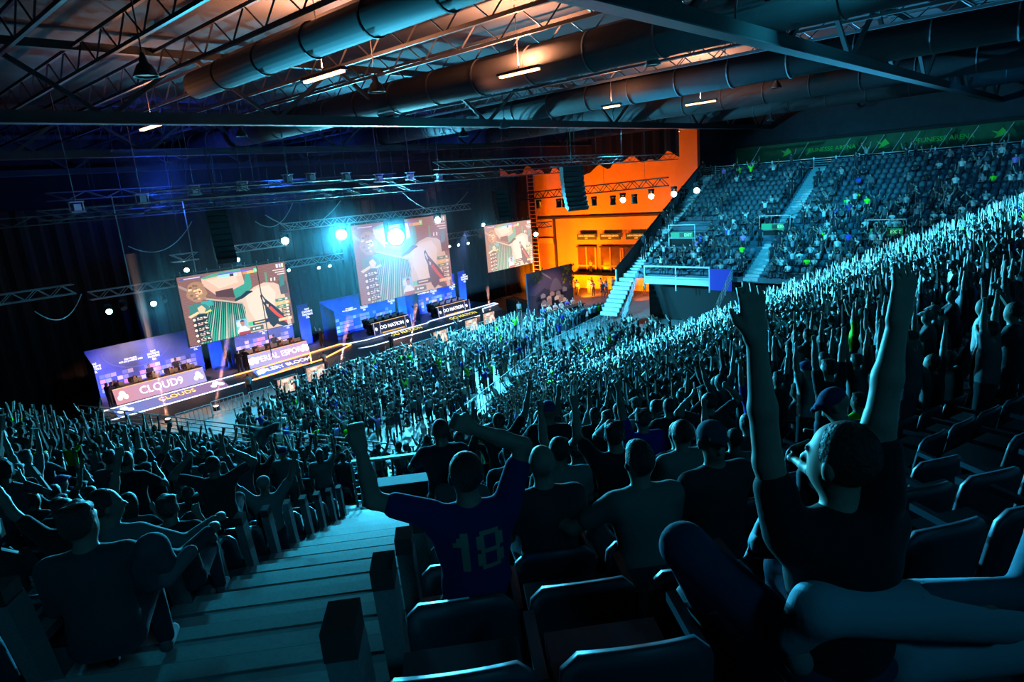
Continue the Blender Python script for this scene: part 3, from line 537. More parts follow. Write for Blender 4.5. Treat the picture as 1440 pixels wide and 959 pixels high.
strip([(11.3, 46.65, 1.33), (20.0, 46.65, 1.33)], M['ledw']); strip([(11.3, 45.45, .93), (20.8, 45.45, .93)], M['ledw'])
strip([(20.0, 46.65, 1.33), (21.0, 46.6, 1.34), (29.6, 47.4, 1.34), (30.0, 46.4, 1.3), (26.6, 45.6, .95), (20.8, 45.45, .93)], M['ledo'], .05); strip([(26.4, 46.9, 1.33), (25.6, 45.45, .93)], M['ledo'], .05)
strip([(29.6, 47.0, 1.33), (31.5, 46.4, 1.33), (38.5, 46.5, 1.33), (39.2, 46.9, 1.33), (48.3, 47.2, 1.33)], M['ledw']); strip([(28.5, 46.2, .97), (31.5, 45.45, .93), (45.0, 45.45, .93), (45.8, 46.4, 1.25), (48.3, 46.6, 1.3), (48.3, 47.2, 1.33)], M['ledw'])
def fascia(x0, x1, cols, marks, txt, m, bar_c=None):
    b = MB(); n = 8
    for i in range(n): a, c = x0+(x1-x0)*i/n, x0+(x1-x0)*(i+1)/n; q = i/(n-1); b.poly([(a, 45.47, .96), (c, 45.47, .96), (c, 46.63, 1.32), (a, 46.63, 1.32)], tuple(cols[0][j]*(1-q)+cols[1][j]*q for j in range(3)))
    if bar_c: b.poly([(x0+1.5, 45.55, 1.01), (x1-.6, 45.55, 1.01), (x1-.6, 45.72, 1.06), (x1-4+1.9, 45.72, 1.06)], bar_c)
    o = link('fascia_panel', b.mesh('fascia_panel', M['pic']), t); X = (1, 0, 0); Y = (0, 1.16, .36)
    text(txt, ((x0+x1)/2+.3, 46.1, 1.20), X, Y, .62, m, t)
fascia(11.8, 19.0, ((.12, .20, .55), (.30, .16, .32)), 0, 'CLOUDS', M['gold']); fascia(21.3, 25.5, ((.08, .25, .85), (.16, .10, .40)), 0, 'GALERY BLOOM', M['tw'], (1, .55, .05))
fascia(33.2, 37.6, ((.01, .015, .03), (.01, .015, .03)), 0, 'OO NATION', M['gold']); fascia(40.4, 44.6, ((.01, .015, .03), (.01, .015, .03)), 0, 'OO NATION', M['gold'])
b = MB()
for cx in (12.4, 18.4):
    for dx, dy, r_ in ((-.28, -.1, .2), (.28, -.1, .2), (0, .16, .24)): b.poly([(cx+dx+r_*math.cos(a), 46.05+dy+r_*math.sin(a), 1.19+(dy+r_*math.sin(a))*.31) for a in np.linspace(0, 6.28, 11)[:-1]])
for cx in (21.9,): b.poly([(cx-.5, 45.8, 1.1), (cx-.1, 45.75, 1.1), (cx+.4, 46.1, 1.2), (cx+.3, 46.45, 1.3), (cx-.2, 46.4, 1.29), (cx-.45, 46.1, 1.2)], (.1, 1, .3))
link('fascia_logo', b.mesh('fascia_logo', M['tw']), t)
# booths: back wall, side wings, printed sponsor board, upright lettering
def booth(x0, x1, label, seed):
    t = thing('player_booth', label, 'booth', (x0, 50.6, 1.3)); W_ = x1-x0; r = random.Random(seed)
    b = MB(); b.box((0, 0, 0), (W_, .12, 3.35)); link('back_wall', b.mesh('back_wall', M['blue']), t)
    b = MB(); b.poly([(0, 0, 0), (-.25, -2.4, -.0), (-.25, -2.4, 2.7), (0, 0, 3.2)]); b.poly([(-.05, .05, 0), (-.3, -2.35, -.0), (-.3, -2.35, 2.7), (-.05, .05, 3.2)][::-1]); link('side_wing', b.mesh('side_wing', M['blue']), t)
    b = MB(); n = 16
    for i in range(n): a, c = math.pi*i/n, math.pi*(i+1)/n; b.poly([(W_*.42-2.3*math.cos(a), -.03, 3.0-1.5*math.sin(a)), (W_*.42-2.3*math.cos(c), -.03, 3.0-1.5*math.sin(c)), (W_*.42-2.24*math.cos(c), -.03, 3.0-1.42*math.sin(c)), (W_*.42-2.24*math.cos(a), -.03, 3.0-1.42*math.sin(a))], (.14, .26, .85))
    link('planet_print', b.mesh('planet_print', mat('pale_print', rough=.6, attr=True)), t)
    b = MB(); nx = int(W_/.42)
    for i in range(nx):
        for j in range(4):
            if r.random() < .8 or (i > nx-4 and j < 3): x = .5+i*.42*(W_-1)/W_; b.box((x, -.06-.002*j, .25+j*.33), (x+.34, -.05, .52+j*.33), r.choice([(.45, .55, .95), (.75, .80, 1), (.30, .42, .9), (.85, .45, .65)]) if not (i % 4 == 0 and j > 2) else (.2, .3, .8))
    tag(link('sponsor_tiles', b.mesh('sponsor_tiles', M['sign']), t), kind='stuff')
    for x in (.35, W_*.55, W_-.45): text('intel\nEXTREME\nMASTERS\nESL', (x, -.08, 2.1), (1, 0, 0), (0, 0, 1), .2, M['tw'], t)
    text('RIO MAJOR\nRIO DE JANEIRO 2022', (W_*.35, -.08, 2.15), (1, 0, 0), (0, 0, 1), .16, M['tw'], t); return t
booth(12.0, 19.6, 'leftmost blue player booth with a tall printed back wall', 1); booth(21.4, 27.3, 'second blue player booth under the left screen', 2); booth(30.2, 38.2, 'third blue player booth under the middle screen', 3); booth(39.4, 46.2, 'rightmost blue player booth', 4)
for x, lab in ((20.5, 'blue glowing wall panel between the two left booths'), (28.3, 'blue glowing wall panel right of the second booth'), (38.8, 'blue glowing wall panel between the two right booths'), (47.0, 'blue glowing wall panel at the right end of the stage')):
    t = thing('lit_wall_panel', lab, 'panel', (x, 50.3, 1.3)); b = MB(); b.box((-.5, 0, 0), (.5, .12, 3.5)); link('board', b.mesh('board', M['blue']), t); text('intel\nEXTREME\nMASTERS\nESL', (.35, -.05, 2.7), (1, 0, 0), (0, 0, 1), .24, M['tw'], t)
    b = MB(); b.box((-.5, -.5, 0), (.5, -.35, .12)); link('footlight', b.mesh('footlight', M['dsteel']), t)
def desk(x0, x1, label, cols, txt, m, dark=False):
    W_ = x1-x0; t = thing('player_desk', label, 'desk', (x0, 47.5, 1.3)); b = MB(); n = 10
    for i in range(n): a, c = W_*i/n, W_*(i+1)/n; q = i/(n-1); b.poly([(a, -.35, .02), (c, -.35, .02), (c, 0, 1.0), (a, 0, 1.0)], tuple(cols[0][j]*(1-q)+cols[1][j]*q for j in range(3)))
    link('front_panel', b.mesh('front_panel', M['pic']), t); b = MB(); b.box((-.1, 0, .96), (W_+.1, .9, 1.0)); b.box((0, .7, 0), (W_, .8, .96)); link('desk_top', b.mesh('desk_top', M['dsteel']), t)
    b = MB(); b.box((0, -.03, .99), (W_, .02, 1.03), (1, .6, .25)); link('edge_light', b.mesh('edge_light', M['pic']), t)
    text(txt, (W_/2, -.20, .52), (1, 0, 0), (0, .35, .98), .46 if dark else .62 if len(txt) > 7 else .72, m, t, ext=.02)
    b = MB()
    for cx in (W_*.08, W_*.92):
        for dx, dz, r_ in ((-.18, -.08, .15), (.18, -.08, .15), (0, .12, .2)) if not dark else ((0, 0, .14),): b.poly([(cx+dx+r_*math.cos(a), -.22+(dz+r_*math.sin(a))*.35, .5+dz+r_*math.sin(a)) for a in np.linspace(0, 6.28, 11)[:-1]])
    link('desk_logo', b.mesh('desk_logo', M['tw']), t)
    if dark:
        b = MB()
        for i in range(2): b.box((W_*.2, -.38, .04+i*.06), (W_*.8, -.36, .08+i*.06), (1, .6, .1))
        for q in (0, .16, .84, 1):
            b.tube((W_*q, -.37, .02), (W_*q+.25, -.02, 1.0), .02, n=4, c=(.6, .65, 1))
        link('light_lines', b.mesh('light_lines', M['pic']), t)
    for i in range(5):
        x = W_*(i+.5)/5; mo = tag(link('monitor', None, None, (x0+x, 47.95, 2.3)), f'monitor of {["the first", "the second", "the middle", "the fourth", "the last"][i]} player on the {label.split(" desk")[0].split("long ")[-1]} desk', 'monitor', 'player monitors')
        b = MB(); b.box((-.26, 0, .05), (.26, .04, .33)); link('display', b.mesh('display', M['concrete']), mo); b = MB(); b.box((-.03, .0, 0), (.03, .04, .14)); b.box((-.12, -.06, 0), (.12, .1, .015)); link('stand', b.mesh('stand', M['black']), mo)
    return t
desk(12.3, 18.2, 'long pink-lit leftmost desk with white lettering', ((.62, .28, .34), (.42, .36, .72)), 'CLOUD9', M['tw']); desk(21.5, 26.6, 'long lilac-lit second desk with white lettering', ((.42, .42, .80), (.62, .34, .58)), 'IMPERIAL ESPORTS', M['tw'])
desk(33.0, 37.2, 'long black third desk edged with thin light lines', ((.015, .02, .05), (.015, .02, .05)), 'OO NATION', M['tw'], True); desk(40.6, 44.8, 'long black rightmost desk edged with thin light lines', ((.015, .02, .05), (.015, .02, .05)), 'OO NATION', M['tw'], True)
# floor lamps before the stage and their thin smoky beams
for x, y, tx, ty, H_, lab in ((14.2, 44.3, 14.3, 45.0, 11, 'first glowing warm uplight on the floor before the stage'), (17.2, 43.9, 20.0, 45.2, 6, 'second glowing warm uplight on the floor before the stage'), (27.4, 44.3, 30.5, 47.0, 3.6, 'third glowing warm uplight below the orange-edged stage'), (34.6, 44.4, 37.6, 46.6, 3.4, 'fourth glowing warm uplight below the right booths'), (45.0, 44.6, 48.2, 47.8, 3.0, 'last glowing warm uplight at the right stage end')):
    t = thing('uplight', lab, 'lamp', (x, y, .25)); b = MB(); b.lathe([(.05, -.25), (.2, -.25), (.22, 0), (.2, .05), (.14, .05)], 12); link('housing', b.mesh('housing', M['dsteel']), t); b = MB(); b.lathe([(.001, .05), (.15, .05)], 12); link('lens', b.mesh('lens', M['hot']), t)
    lamp('POINT', (x, y-.1, .75), None, (1, .4, .15), 55, .1)
    p0 = Vector((x, y, .4)); d = (Vector((tx, ty, H_))-p0); b = MB(); b.tube(p0, p0+d, .10, .16+.022*H_, 12); m = bpy.data.materials.get('beam_smoke')
    if not m:
        m = bpy.data.materials.new('beam_smoke'); m.use_nodes = True; nt = m.node_tree; nt.nodes.remove(nt.nodes['Principled BSDF']); v = nt.nodes.new('ShaderNodeVolumeScatter'); v.inputs['Color'].default_value = (1, .8, .85, 1); v.inputs['Density'].default_value = .3; nt.links.new(v.outputs[0], nt.nodes['Material Output'].inputs['Volume'])
    tag(link('smoke_beam', b.mesh('smoke_beam', m)), f'thin smoky pink light beam rising from the {lab.split(" ")[0]} floor uplight', 'haze', None, 'stuff')
    lamp('SPOT', p0, p0+d, (1, .42, .40), 90000 if H_ > 8 else 45000, .05, 3.2 if H_ > 8 else 4.5, .3)
# small floor monitors in front of the stage
for x, y, lab in ((24.4, 42.9, 'square floor screen below the second booth'), (21.6, 42.0, 'square floor screen nearest the crowd on the left'), (36.6, 42.6, 'square floor screen hidden half by the crowd'), (41.2, 43.4, 'square floor screen on a low plinth before the right booth'), (44.2, 44.0, 'square floor screen nearest the right stage end')):
    t = thing('floor_screen', lab, 'screen', (x, y, .2)); o = link('screen_picture', bpy.data.meshes['screen_picture.002'], t, (-.75, 0, .1)); o.scale = (1.5, 1, 1.05); b = MB(); b.box((-.8, .03, 0), (.8, .4, 1.2)); b.box((-1.2, -.5, -.2), (1.2, .6, 0)); link('plinth', b.mesh('plinth', M['black']), t)
# crowd barriers
def barrier(p0, p1, label, group):
    p0 = Vector(p0); d = Vector(p1)-p0; t = thing('crowd_barrier', label, 'barrier', p0, 0, group)
    for z_ in (.15, 1.05): bar('rail', (0, 0, z_), d+Vector((0, 0, z_)), .025, M['rail'], t)
    for i in range(9): bar('upright', d*(i/8)+Vector((0, 0, .05)), d*(i/8)+Vector((0, 0, 1.05)), .014 if i % 8 else .03, M['rail'], t)
NTH = ['first', 'second', 'third', 'fourth', 'fifth', 'sixth', 'seventh', 'eighth', 'ninth', 'tenth', 'eleventh', 'twelfth', 'thirteenth', 'fourteenth']
for i in range(14): x = 14+i*2.4; barrier((x, 42.2+(.4 if i % 2 else 0), 0), (x+2.2, 42.2+(.4 if i % 2 else 0), 0), f'metal crowd barrier along the stage, {NTH[i]} from the left', 'barriers along the stage')
for i in range(12): a = Vector((23.3, 26.5, 0)); c = Vector((52.6, 34.6, 0)); m_ = a.lerp(Vector((38.3, 32, 0)), i/5) if i <= 5 else Vector((38.3, 32, 0)).lerp(c, (i-5)/6); n_ = a.lerp(Vector((38.3, 32, 0)), (i+1)/5) if i < 5 else Vector((38.3, 32, 0)).lerp(c, (i-4)/6); barrier(m_, n_, f'metal crowd barrier behind the floor crowd, {NTH[i]} from the near end', 'barriers behind the floor crowd')
# analyst set before the orange wall
t = thing('studio_backdrop', 'tall printed backdrop of a dark mountain above town houses before the orange wall', 'backdrop', (45.6, 40, .5)); W_, H_ = 7.0, 4.5
b = MB(); b.box((0, 0, 0), (W_, .15, H_), (.03, .03, .06)); Q = lambda pts, c: b.poly([(u*W_, -.01-.004*len(b.f), v*H_) for u, v in pts], c)
Q([(0, 1), (0, .55), (.15, .5), (.35, .62), (.5, .5), (1, .45), (1, 1)][::-1], (.07, .05, .11)); Q([(.45, .5), (.5, .66), (.56, .76), (.62, .78), (.68, .7), (.74, .55), (.8, .5)][::-1], (.13, .10, .16)); Q([(.3, .98), (.4, .9), (.5, .8), (.52, .76), (.42, .84), (.32, .93)][::-1], (.3, .2, .2))
rr = random.Random(5)
for i in range(60):
    u, v = rr.uniform(.72, .98), rr.uniform(.5, .98); Q([(u, v), (u+.04, v+.01), (u+.03, v+.05), (u, v+.04)][::1], rr.choice([(.25, .2, .03), (.12, .10, .03), (.05, .05, .03), (.3, .22, .02)]))
for i in range(30): u, v = rr.uniform(.0, .25), rr.uniform(.75, .98); Q([(u, v), (u+.04, v+.01), (u+.03, v+.05), (u, v+.04)], rr.choice([(.12, .10, .03), (.05, .05, .03)]))
for i in range(16): u = rr.uniform(.18, .75); v = rr.uniform(.22, .5); Q([(u, v), (u+.1, v), (u+.1, v+.07), (u+.05, v+.1), (u, v+.07)], rr.choice([(.5, .35, .3), (.35, .2, .2), (.65, .55, .5), (.25, .2, .25)]))
link('printed_panel', b.mesh('printed_panel', mat('print', rough=.6, attr=True, emit=.15)), t)
b = MB(); b.box((-.5, -4, -.5), (W_+1, .5, .0)); link('riser', b.mesh('riser', M['concrete']), t); b = MB(); b.box((1, -2.2, .72), (W_-1, -1.4, .78)); b.box((1.2, -2.1, 0), (W_-1.2, -1.5, .72)); link('set_desk', b.mesh('set_desk', M['dsteel']), t)
lamp('SPOT', (48, 35, 6), (49, 39.5, 1.5), (1, .72, .6), 1400, .3, 70)
t = thing('ramp', 'dark sloping ramp on the floor between the small screen and the backdrop', 'ramp', (50, 47, 0)); b = MB(); b.poly([(0, 0, 1.5), (1.5, -4, .4), (1.5, -4, 0), (0, 0, 0)][::-1]); b.poly([(.0, 0, 1.5), (1.5, -4, .4), (2.5, -4, .4), (1.3, 0, 1.5)]); b.poly([(2.5, -4, .4), (1.3, 0, 1.5), (1.3, 0, 0), (2.5, -4, 0)]); link('ramp_body', b.mesh('ramp_body', M['black']), t)
# control desk and cable runs in the gap behind the floor crowd
for x, y, lab in ((27, 24.6, 'low black equipment case in the gap behind the floor crowd'), (31, 26.2, 'black mixing desk behind the floor barrier'), (37.5, 24.5, 'black table with pink-lit gear near the long stand')):
    t = thing('control_desk', lab, 'desk', (x, y, 0)); b = MB(); b.box((-1, -.5, .7), (1, .5, .8)); link('desk_top', b.mesh('desk_top', M['dsteel']), t); b = MB(); b.box((-.9, -.4, 0), (.9, .4, .7)); link('case', b.mesh('case', M['black']), t); b = MB(); b.box((-.5, .1, .8), (.1, .15, 1.15)); link('screen', b.mesh('screen', mat('small_lit_screen', (1, .35, .3), emit=.8)), t)
# ---------------------------------------------------------------- people
def V(*a): return np.array(a, float)
def nz(v): v = np.array(v, float); return v/np.linalg.norm(v)
ARM = {'up': ((.35, .12, .93), (.0, .05, 1)), 'v': ((.62, .1, .78), (.28, .1, .95)), 'down': ((.14, 0, -1), (.05, .25, -.97)), 'lap': ((.16, .35, -.9), (-.35, .9, -.12)),
       'clap': ((.38, .5, -.55), (-.62, .55, .75)), 'head': ((.86, .05, .42), (-.72, -.05, .68)), 'phone': ((.12, .7, .25), (-.1, .35, .95)), 'desk': ((.22, .5, -.8), (-.25, .95, .05)),
       'point': ((.5, .5, .7), (.35, .45, .85)), 'high': ((.18, .1, .98), (.1, .0, 1)), 'chin': ((.2, .6, -.7), (-.3, .1, .95)), 'rest': ((.7, .3, -.5), (.5, .8, .1))}
def pose(stand=True, L='down', R='down', lean=0., yaw=0., nod=0., fem=False, cross=False):
    hz = .95 if stand else .50; hip = V(0, -.02, hz); c, s = math.cos(lean), math.sin(lean)
    up = lambda x, y, z: hip+V(x, y*c+z*s, z*c-y*s)
    J = dict(hip=hip, belly=up(0, 0, .14), chest=up(0, .0, .33), neck=up(0, -.005, .49), head=up(0, .03, .65), lean=lean, yaw=yaw, nod=nod, stand=stand, up=up)
    for sd, nm, a in ((-1, 'L', L), (1, 'R', R)):
        U, F = ARM[a] if isinstance(a, str) else a; U = nz(V(U[0]*sd, U[1], U[2])); F = nz(V(F[0]*sd, F[1], F[2]))
        lift = .05 if U[2] > .2 else 0; sh = up(.185*sd, 0, .44+lift); el = sh+U*.285; wr = el+F*.255
        J['sh'+nm], J['el'+nm], J['wr'+nm], J['hd'+nm] = sh, el, wr, wr+F*.09; J['F'+nm] = F
        hp = hip+V(.095*sd, 0, -.02)
        if stand: kn = hip+V(.11*sd, .03, -.46); an = V(.13*sd, -.02, .09)
        elif cross and sd == 1: kn = hip+V(.12, .44, .10); an = kn+V(-.38, .08, -.04)
        else: kn = hip+V(.14*sd, .43, .02); an = V(.15*sd, .46, .09)
        J['hp'+nm], J['kn'+nm], J['an'+nm] = hp, kn, an
        J['toe'+nm] = an+(V(.02*sd, .15, -.045) if not (cross and sd == 1) else V(-.1, .1, .03))
    return J
def rotm(yaw, nod):
    cy, sy, cn, sn = math.cos(yaw), math.sin(yaw), math.cos(nod), math.sin(nod)
    return np.array([[cy, -sy, 0], [sy, cy, 0], [0, 0, 1]]) @ np.array([[1, 0, 0], [0, cn, sn], [0, -sn, cn]])
def prims(J, hair='short', fist=True, fingers=False, face=True, long_sleeve=False, shorts=False, cap=False):
    B = []; S = []; T = []; H = []; K = []
    cap_ = lambda L_, a, b, ra, rb, k=.03: L_.append(('c', V(*a), V(*b), ra, rb, k))
    ell = lambda L_, c, r, Rm=None, k=.03: L_.append(('e', V(*c), V(*r), Rm, 0, k))
    Rl = rotm(0, J['lean']); up = J['up']
    ell(B, up(0, 0, .02), (.165, .115, .13), Rl, .05); ell(B, J['belly'], (.145, .105, .16), Rl, .06); ell(B, J['chest'], (.175, .115, .20), Rl, .06)
    cap_(B, up(-.15, 0, .43), up(.15, 0, .43), .062, .062, .05); cap_(B, J['neck']-V(0, 0, .06), J['head']-V(0, 0, .04), .062, .052, .03)
    Rh = rotm(J['yaw'], J['nod']+J['lean']*.3); h = J['head']; q = lambda x, y, z: h+Rh@V(x, y, z)
    ell(B, q(0, -.012, .03), (.076, .094, .092), Rh, .03); ell(B, q(0, .028, -.035), (.056, .066, .082), Rh, .03)
    if face:
        cap_(B, q(0, .085, .012), q(0, .108, -.022), .010, .016, .012); ell(B, q(0, .082, -.058), (.026, .014, .012), Rh, .012); cap_(B, q(-.035, .078, .03), q(.035, .078, .03), .011, .011, .012)
    for s_ in (-1, 1): ell(B, q(.077*s_, -.008, -.008), (.012, .02, .033), Rh, .008)
    for nm, s_ in (('L', -1), ('R', 1)):
        sh, el, wr, F = J['sh'+nm], J['el'+nm], J['wr'+nm], J['F'+nm]
        cap_(B, sh, el, .055, .042, .03); cap_(B, el, el*.55+wr*.45, .042, .040, .02); cap_(B, el*.55+wr*.45, wr, .040, .027, .02)
        sd = nz(np.cross(F, V(0, 1, 0))+V(1e-3, 0, 0)); nr = nz(np.cross(sd, F))
        if not fingers:
            ell(B, wr+F*.055, (.04, .026, .055) if abs(F[2]) > .5 else (.04, .05, .03), None, .02)
            cap_(B, wr+F*.07-sd*s_*.03, wr+F*.10-sd*s_*.045, .012, .010, .01)
            if not fist:
                for k_ in (-1, 0, 1): cap_(B, wr+F*.09+sd*.02*k_, wr+F*.165+sd*.028*k_, .012, .009, .008)
        else:
            mode = fingers if isinstance(fingers, str) else 'open'
            for k_ in (-.027, -.009, .009, .027): cap_(B, wr+F*.01+sd*k_*.7, wr+F*.085+sd*k_, .019, .0125, .012)
            for k_, ln in ((-.030, .058), (-.010, .072), (.010, .078), (.030, .066)):
                a0 = wr+F*.09+sd*k_
                if mode == 'fist': b0 = a0+F*.022+nr*.026; c0 = a0-F*.012+nr*.042; cap_(B, a0, b0, .0115, .011, .005); cap_(B, b0, c0, .011, .0095, .005)
                else: b0 = a0+F*ln*.5+sd*k_*.12; c0 = b0+F*ln*.5+nr*.012; cap_(B, a0, b0, .0105, .0098, .005); cap_(B, b0, c0, .0098, .008, .004)
            a0 = wr+F*.03-sd*s_*.028; b0 = a0+F*.035-sd*s_*.022+nr*.012; cap_(B, a0, b0, .015, .012, .008); cap_(B, b0, b0+(F*.03+nr*.02 if mode != 'fist' else F*.02+nr*.012+sd*s_*.03), .012, .009, .005)
        hp, kn, an, toe = J['hp'+nm], J['kn'+nm], J['an'+nm], J['toe'+nm]
        cap_(B, hp, kn, .085, .055, .04); cap_(B, kn, kn*.6+an*.4, .054, .052, .03); cap_(B, kn*.6+an*.4, an, .052, .034, .03); cap_(B, an-V(0, .03, .02), toe, .035, .028, .02)
        m = el if not long_sleeve else el; g = .45 if not long_sleeve else 1
        cap_(S, sh, sh+(el-sh)*(.62 if not long_sleeve else 1), .070, .062 if not long_sleeve else .054, .03)
        if long_sleeve: cap_(S, el, wr, .054, .040, .02)
        e_ = kn if not shorts else kn
        cap_(T, hp, hp+(kn-hp)*(1 if not shorts else .85), .098, .075, .05)
        if not shorts: cap_(T, kn, an+V(0, 0, .02), .072, .056, .03)
        cap_(K, an-V(0, .035, .035), toe, .042, .036, .02)
    ell(S, up(0, 0, .05), (.172, .125, .16), Rl, .06); ell(S, J['belly'], (.165, .125, .18), Rl, .06); ell(S, J['chest'], (.192, .130, .205), Rl, .06); cap_(S, up(-.15, 0, .43), up(.15, 0, .43), .072, .072, .05)
    ell(T, up(0, 0, -.01), (.172, .125, .12), Rl, .05)
    if hair != 'bald':
        ell(H, q(0, -.026, .032), (.083, .096, .098), Rh, .02)
        if hair == 'long': ell(H, q(0, -.065, -.06), (.075, .05, .14), Rh, .05)
        if hair == 'top': ell(H, q(0, .01, .09), (.06, .07, .045), Rh, .03)
        if hair == 'curly':
            for i in range(9): a = i*.7; ell(H, q(.05*math.cos(a), -.02+.06*math.sin(a), .10-.01*(i % 3)), (.035, .035, .03), Rh, .015)
        H.append(('cut', q(0, .062, -.0), Rh@nz(V(0, 1, -.45)), 0, 0, 0)); 
    if cap: H = []; ell(H, q(0, -.008, .052), (.086, .102, .080), Rh, .02); cap_(H, q(-.04, .10, .055), q(.04, .10, .055), .022, .022, .02); cap_(H, q(0, .07, .05), q(0, .15, .045), .035, .02, .02)
    return dict(body=B, shirt=S, trousers=T, hair=H, shoe=K)
def field(P, vox, pad=.03):
    lo = np.full(3, 9e9); hi = -lo
    for p in P:
        if p[0] == 'cut': continue
        pts = (p[1], p[2]) if p[0] == 'c' else (p[1],); r = max(p[3], p[4]) if p[0] == 'c' else p[2].max()
        for q in pts: lo = np.minimum(lo, q-r); hi = np.maximum(hi, q+r)
    lo = lo-pad; n = np.ceil((hi+pad-lo)/vox).astype(int)+1; F = np.full(n, .1, np.float32)
    ax = [lo[i]+vox*np.arange(n[i]) for i in range(3)]
    for p in P:
        if p[0] == 'cut': continue
        r = max(p[3], p[4]) if p[0] == 'c' else p[2].max(); k = p[5]; m = r+k+vox*1.5
        a = np.minimum(p[1], p[2]) if p[0] == 'c' else p[1]; b = np.maximum(p[1], p[2]) if p[0] == 'c' else p[1]
        i0 = np.maximum(0, np.floor((a-m-lo)/vox).astype(int)); i1 = np.minimum(n, np.ceil((b+m-lo)/vox).astype(int)+1)
        X, Y, Z = np.meshgrid(ax[0][i0[0]:i1[0]], ax[1][i0[1]:i1[1]], ax[2][i0[2]:i1[2]], indexing='ij')
        if p[0] == 'c':
            d = p[2]-p[1]; L2 = max(1e-9, d@d); t = np.clip(((X-p[1][0])*d[0]+(Y-p[1][1])*d[1]+(Z-p[1][2])*d[2])/L2, 0, 1)
            D = np.sqrt((X-p[1][0]-t*d[0])**2+(Y-p[1][1]-t*d[1])**2+(Z-p[1][2]-t*d[2])**2)-(p[3]+(p[4]-p[3])*t)
        else:
            Q = np.stack([X-p[1][0], Y-p[1][1], Z-p[1][2]], -1)
            if p[3] is not None: Q = Q@p[3]
            g = np.sqrt(((Q/p[2])**2).sum(-1)); g2 = np.sqrt(((Q/p[2]**2)**2).sum(-1))+1e-6; D = g*(g-1)/g2
        sl = tuple(slice(i0[i], i1[i]) for i in range(3)); G = F[sl]; h = np.maximum(k-np.abs(G-D), 0)/max(k, 1e-6); F[sl] = np.minimum(G, D)-h*h*k*.25
    for p in P:
        if p[0] == 'cut':
            X, Y, Z = np.meshgrid(*ax, indexing='ij'); F = np.maximum(F, (X-p[1][0])*p[2][0]+(Y-p[1][1])*p[2][1]+(Z-p[1][2])*p[2][2])
    F[0], F[-1], F[:, 0], F[:, -1], F[:, :, 0], F[:, :, -1] = .1, .1, .1, .1, .1, .1
    return F, lo
def snets(F, lo, vox):
    n = F.shape; ins = F < 0; c = np.zeros(tuple(i-1 for i in n), np.int8)
    for a in (0, 1):
        for b in (0, 1):
            for d in (0, 1): c += ins[a:n[0]-1+a, b:n[1]-1+b, d:n[2]-1+d]
    act = (c > 0) & (c < 8); I = np.argwhere(act); idx = np.full(c.shape, -1, np.int64); idx[act] = np.arange(len(I))
    S = np.zeros((len(I), 3)); W = np.zeros(len(I))
    for ax_ in range(3):
        o = [i for i in range(3) if i != ax_]
        for a in (0, 1):
            for b in (0, 1):
                p = I.copy(); p[:, o[0]] += a; p[:, o[1]] += b; q = p.copy(); q[:, ax_] += 1
                f0 = F[p[:, 0], p[:, 1], p[:, 2]]; f1 = F[q[:, 0], q[:, 1], q[:, 2]]; m = (f0 < 0) != (f1 < 0); t = np.where(m, f0/(f0-f1+1e-12), 0)
                pt = p.astype(float); pt[:, ax_] += t; S[m] += pt[m]; W[m] += 1
    Vt = lo+(S/W[:, None])*vox; Q = []
    for ax_ in range(3):
        o = [(ax_+1) % 3, (ax_+2) % 3]; sl0 = [slice(None)]*3; sl1 = [slice(None)]*3; sl0[ax_] = slice(0, -1); sl1[ax_] = slice(1, None)
        a = ins[tuple(sl0)]; b = ins[tuple(sl1)]; E_ = np.argwhere(a != b); E_ = E_[(E_[:, o[0]] > 0) & (E_[:, o[1]] > 0)]; fl = a[E_[:, 0], E_[:, 1], E_[:, 2]]
        def g(u, v): e = E_.copy(); e[:, o[0]] -= u; e[:, o[1]] -= v; return idx[e[:, 0], e[:, 1], e[:, 2]]
        q = np.stack([g(0, 0), g(1, 0), g(1, 1), g(0, 1)], 1); q[~fl] = q[~fl][:, ::-1]; Q.append(q)
    return Vt, np.vstack(Q)
def to_mesh(name, Vt, Q, m, quads=True):
    me = bpy.data.meshes.new(name); k = Q.shape[1]; me.vertices.add(len(Vt)); me.vertices.foreach_set('co', Vt.astype(np.float32).ravel()); me.loops.add(Q.size); me.loops.foreach_set('vertex_index', Q.ravel().astype(np.int32))
    me.polygons.add(len(Q)); me.polygons.foreach_set('loop_start', np.arange(0, Q.size, k, dtype=np.int32)); me.polygons.foreach_set('use_smooth', [True]*len(Q)); me.materials.append(m); me.update(calc_edges=True); return me
def surf(name, P, vox, m): F, lo = field(P, vox); a, b = snets(F, lo, vox); return to_mesh(name, a, b, m)
def figure(J, vox=.03, parts=('body', 'shirt', 'trousers', 'hair', 'shoe'), vox_body=None, **kw):
    P = prims(J, **kw); out = {}
    for k in parts:
        if P[k]: out[k] = surf('person_'+k, P[k], (vox_body or vox) if k == 'body' else vox, M['skin'] if k == 'body' else M['hair'] if k == 'hair' and not kw.get('cap') else M['cloth'])
    return out
def put(F_, loc, rz, label, group=None, shirt=(.3, .35, .4), pants=(.05, .06, .08), hat=(.3, .3, .3), scale=1., shoe=(.25, .25, .28), cat='person'):
    o = link('person', F_['body'], None, loc, (0, 0, rz)); o.scale = (scale,)*3; tag(o, label, cat, group)
    for k, c in (('shirt', shirt), ('trousers', pants), ('hair', hat), ('shoe', shoe)):
        if k in F_: ch = link(k, F_[k], o); ch.color = (*c, 1)
    return o
VAR = {}
def variant(key, **kw):
    if key not in VAR: fk = {a: kw.pop(a) for a in ('hair', 'cap', 'long_sleeve', 'shorts', 'fist') if a in kw}; VAR[key] = figure(pose(**kw), .030, face=False, **fk)
    return VAR[key]
